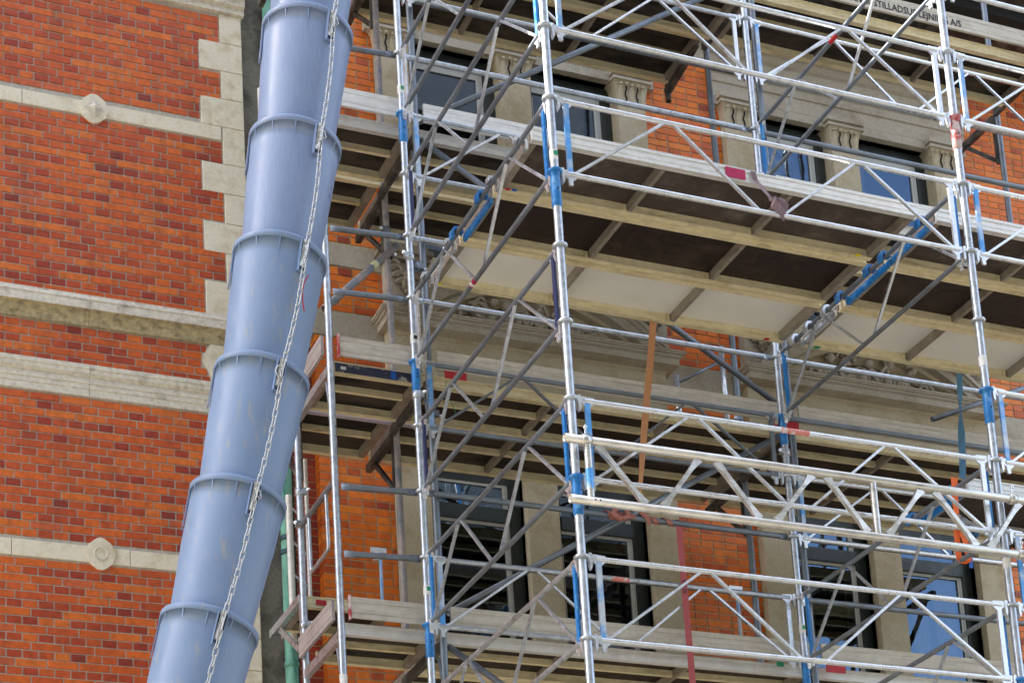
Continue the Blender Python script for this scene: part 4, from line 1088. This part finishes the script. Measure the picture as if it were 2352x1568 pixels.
t = thing("tape_mark", "red tape on the middle row tube behind the left window, between the twin tubes", "tape", "tape marks", (1.45, LY, -2.5)); MB().lathe((0, 0, 0), (.14, 0, 0), [(0, .0177), (.14, .0177)], 16, cap=False).build("tape", m_pinktape, t)
t = thing("tape_mark", "white label with red print on the bottom tube at lower right", "tape", "tape marks", (1.50, 0, -4.0)); MB().lathe((0, 0, 0), (.1, 0, 0), [(0, .0177), (.1, .0177)], 16, cap=False).build("tape", m_wst, t)
t = thing("wire_loop", "thin green binding wire tangled on the cross tube in front of the left pediment", "wire", loc=(0, 1.9, -1.5))
MB().path([(0, -.03, .05), (.01, .02, .09), (.02, .06, .04), (.0, .03, -.02), (.03, -.01, -.08), (.05, -.03, -.17)], .0016, 5).build("wire", m_wire, t)

# ================================================================ rubbish chute
CH = thing("rubbish_chute", "blue-grey plastic rubble chute of stacked tapered tubes hanging across the left of the photo", "rubbish chute", loc=(0, 0, 0))
rc = [(-1.171 + .105, 1.1, .444 + .835), (-1.171, 1.1, .444), (-1.285, 1.1, -.388), (-1.415, 1.1, -1.215), (-1.560, 1.1, -2.050), (-1.735, 1.1, -2.875), (-1.933, 1.1, -3.709), (-2.16, 1.1, -4.54), (-2.42, 1.1, -5.36)]
rc = [Vector(p) for p in rc]
up = (rc[0] - rc[1]).normalized(); rc = [rc[0] + up * .85] + rc
RF, RB, RBot = .298, .283, .237
CHY = 1.1
brk = []
for i in range(len(rc) - 1):
    p, q = rc[i], rc[i + 1]; d = (q - p).normalized(); L = (q - p).length
    sg = MB()
    sg.lathe(p, q, [(.11, RB - .018), (-.02, RB - .016), (-.022, RF - .008), (-.015, RF), (.022, RF), (.024, RF - .012), (.020, RB + .002), (.12, RB - .002), (.35, RB - .011), (L - .02, RBot + .008), (L + .12, RBot - .006)], 56, cap=False)
    seg = sg.build("chute_section", m_chute if i < 4 else m_chuteD, CH)
    # fins under the flange
    a = Vector((0, -1, 0)); a = (a - d * a.dot(d)).normalized(); b = d.cross(a)
    chain_an = math.radians(-38)
    for k in range(12):
        an = math.radians(15 + k * 30)
        n = a * math.cos(an) + b * math.sin(an); s_ = n.cross(d)
        big = (k % 3 == 0); ll = .20 if big else .10
        base = p + d * .022
        vs = []
        for sgn in (-1, 1):
            o_ = s_ * sgn * .0035
            vs += [base + n * (RB - .004) + o_, base + n * (RF - .004) + o_, base + d * ll + n * (RB - .010) + o_]
        mb = MB().add(vs, [(0, 1, 2), (5, 4, 3), (0, 3, 4, 1), (1, 4, 5, 2), (2, 5, 3, 0)]); mb.build("fin", m_chute, seg)
    # side strap pads
    for an in (math.radians(98), math.radians(-82 - 20)):
        n = a * math.cos(an) + b * math.sin(an); s_ = n.cross(d)
        mb = MB(); c0 = p + d * .024 + n * (RF - .008); c1 = p + d * .27 + n * (RB + .002)
        mb.beam(c0, c1, .06, .008, up=tuple(n)); mb.build("side_pad", m_chute, seg)
    # chain channel
    xoff = (.075, .075, .075, .075, .078, .045, .035, .01, .0)[i]; an = math.asin(xoff / RB)
    n = a * math.cos(an) + b * (math.sin(an) if b.x > 0 else -math.sin(an)); s_ = n.cross(d)
    mb = MB()
    for sgn in (-1, 1):
        mb.beam(p + d * .01 + n * (RB + .012) + s_ * sgn * .030, p + d * .215 + n * (RB + .006) + s_ * sgn * .022, .004, .036, up=tuple(n))
    mb.beam(p + d * .215 + n * (RB + .004) - s_ * .022, p + d * .215 + n * (RB + .004) + s_ * .022, .005, .03, up=tuple(n))
    mb.build("chain_channel", m_chute if i < 4 else m_chuteD, seg)
    pl = MB(); pl.beam(p + d * .0 + n * (RB + .022), p + d * .185 + n * (RB + .016), .032, .004, up=tuple(n)); pl.build("steel_plate", m_alu, seg)
    MB().lathe(p + d * .05 + n * (RB + .020), p + d * .05 + n * (RB + .034), [(0, .009), (.010, .009), (.014, .005)], 10).build("bolt", m_galvL, seg)
    brk.append((p + d * .07 + n * (RB + .037), n))
# chain: a run of links from plate to plate
CN = thing("chain", "galvanised link chain running down the front of the chute", "chain", loc=(0, 0, 0))
lk = MB(); hw, hl, rr = .0108, .0225, .0033
pts = [(hw * math.cos(a), 0, hl + hw * math.sin(a)) for a in [j * math.pi / 6 for j in range(7)]] + [(-hw * math.cos(a), 0, -hl - hw * math.sin(a)) for a in [j * math.pi / 6 for j in range(7)]]
lk.path(pts, rr, 7, closed=True); lkm = lk.mesh("link", m_chain)
pitch = .0505 * 1.13
allp = []
for (p, n), (q, n2) in zip(brk[:-1], brk[1:]):
    L = (q - p).length; cnt = max(1, round(L / pitch)); d = (q - p).normalized(); s_ = n.cross(d).normalized()
    for j in range(cnt):
        t = (j + .5) / cnt; sag = n * (.010 * math.sin(t * math.pi)) + s_ * (.014 * math.sin(t * 3.1) )
        pos = p.lerp(q, t) + sag
        o = bpy.data.objects.new("link", lkm); COL.objects.link(o); o.parent = CN
        zq = (-d); xa = s_ if j % 2 else (s_ * .35 + n * .94); xa = (xa - zq * xa.dot(zq)).normalized(); ya = zq.cross(xa)
        Mx = Matrix((xa, ya, zq)).transposed().to_4x4(); Mx.translation = pos; Mx = Mx @ Matrix.Scale(1.12 * pitch / .0565 * .97, 4)
        o.matrix_local = Mx
# shackle loops and a red cord on the chain
for i in (2, 3, 5, 6):
    p, n = brk[i]; t = thing("shackle", "loose chain hook beside the chute plate, %s from the top" % {2: "first", 3: "second", 5: "third", 6: "fourth"}[i], "shackle", "chain hooks", tuple(p))
    MB().path([(.0, -.01, .02), (-.035, -.01, .0), (-.045, -.01, -.03), (-.03, -.01, -.075), (-.01, -.01, -.06), (-.02, -.01, -.02)] if i == 5 else [(.0, -.01, .02), (.02, -.012, .0), (.028, -.01, -.035), (.014, -.01, -.05), (.004, -.01, -.03)], .004, 7).build("hook", m_chain, t)
t = thing("red_cord", "short red cord tied to the chain halfway down the chute", "cord", loc=(-1.365, .80, -1.60))
MB().path([(.035, 0, .13), (.0, -.01, .06), (-.01, -.01, .01), (-.012, -.01, -.06), (.0, 0, -.12)], .004, 6).build("cord", m_redflat, t)
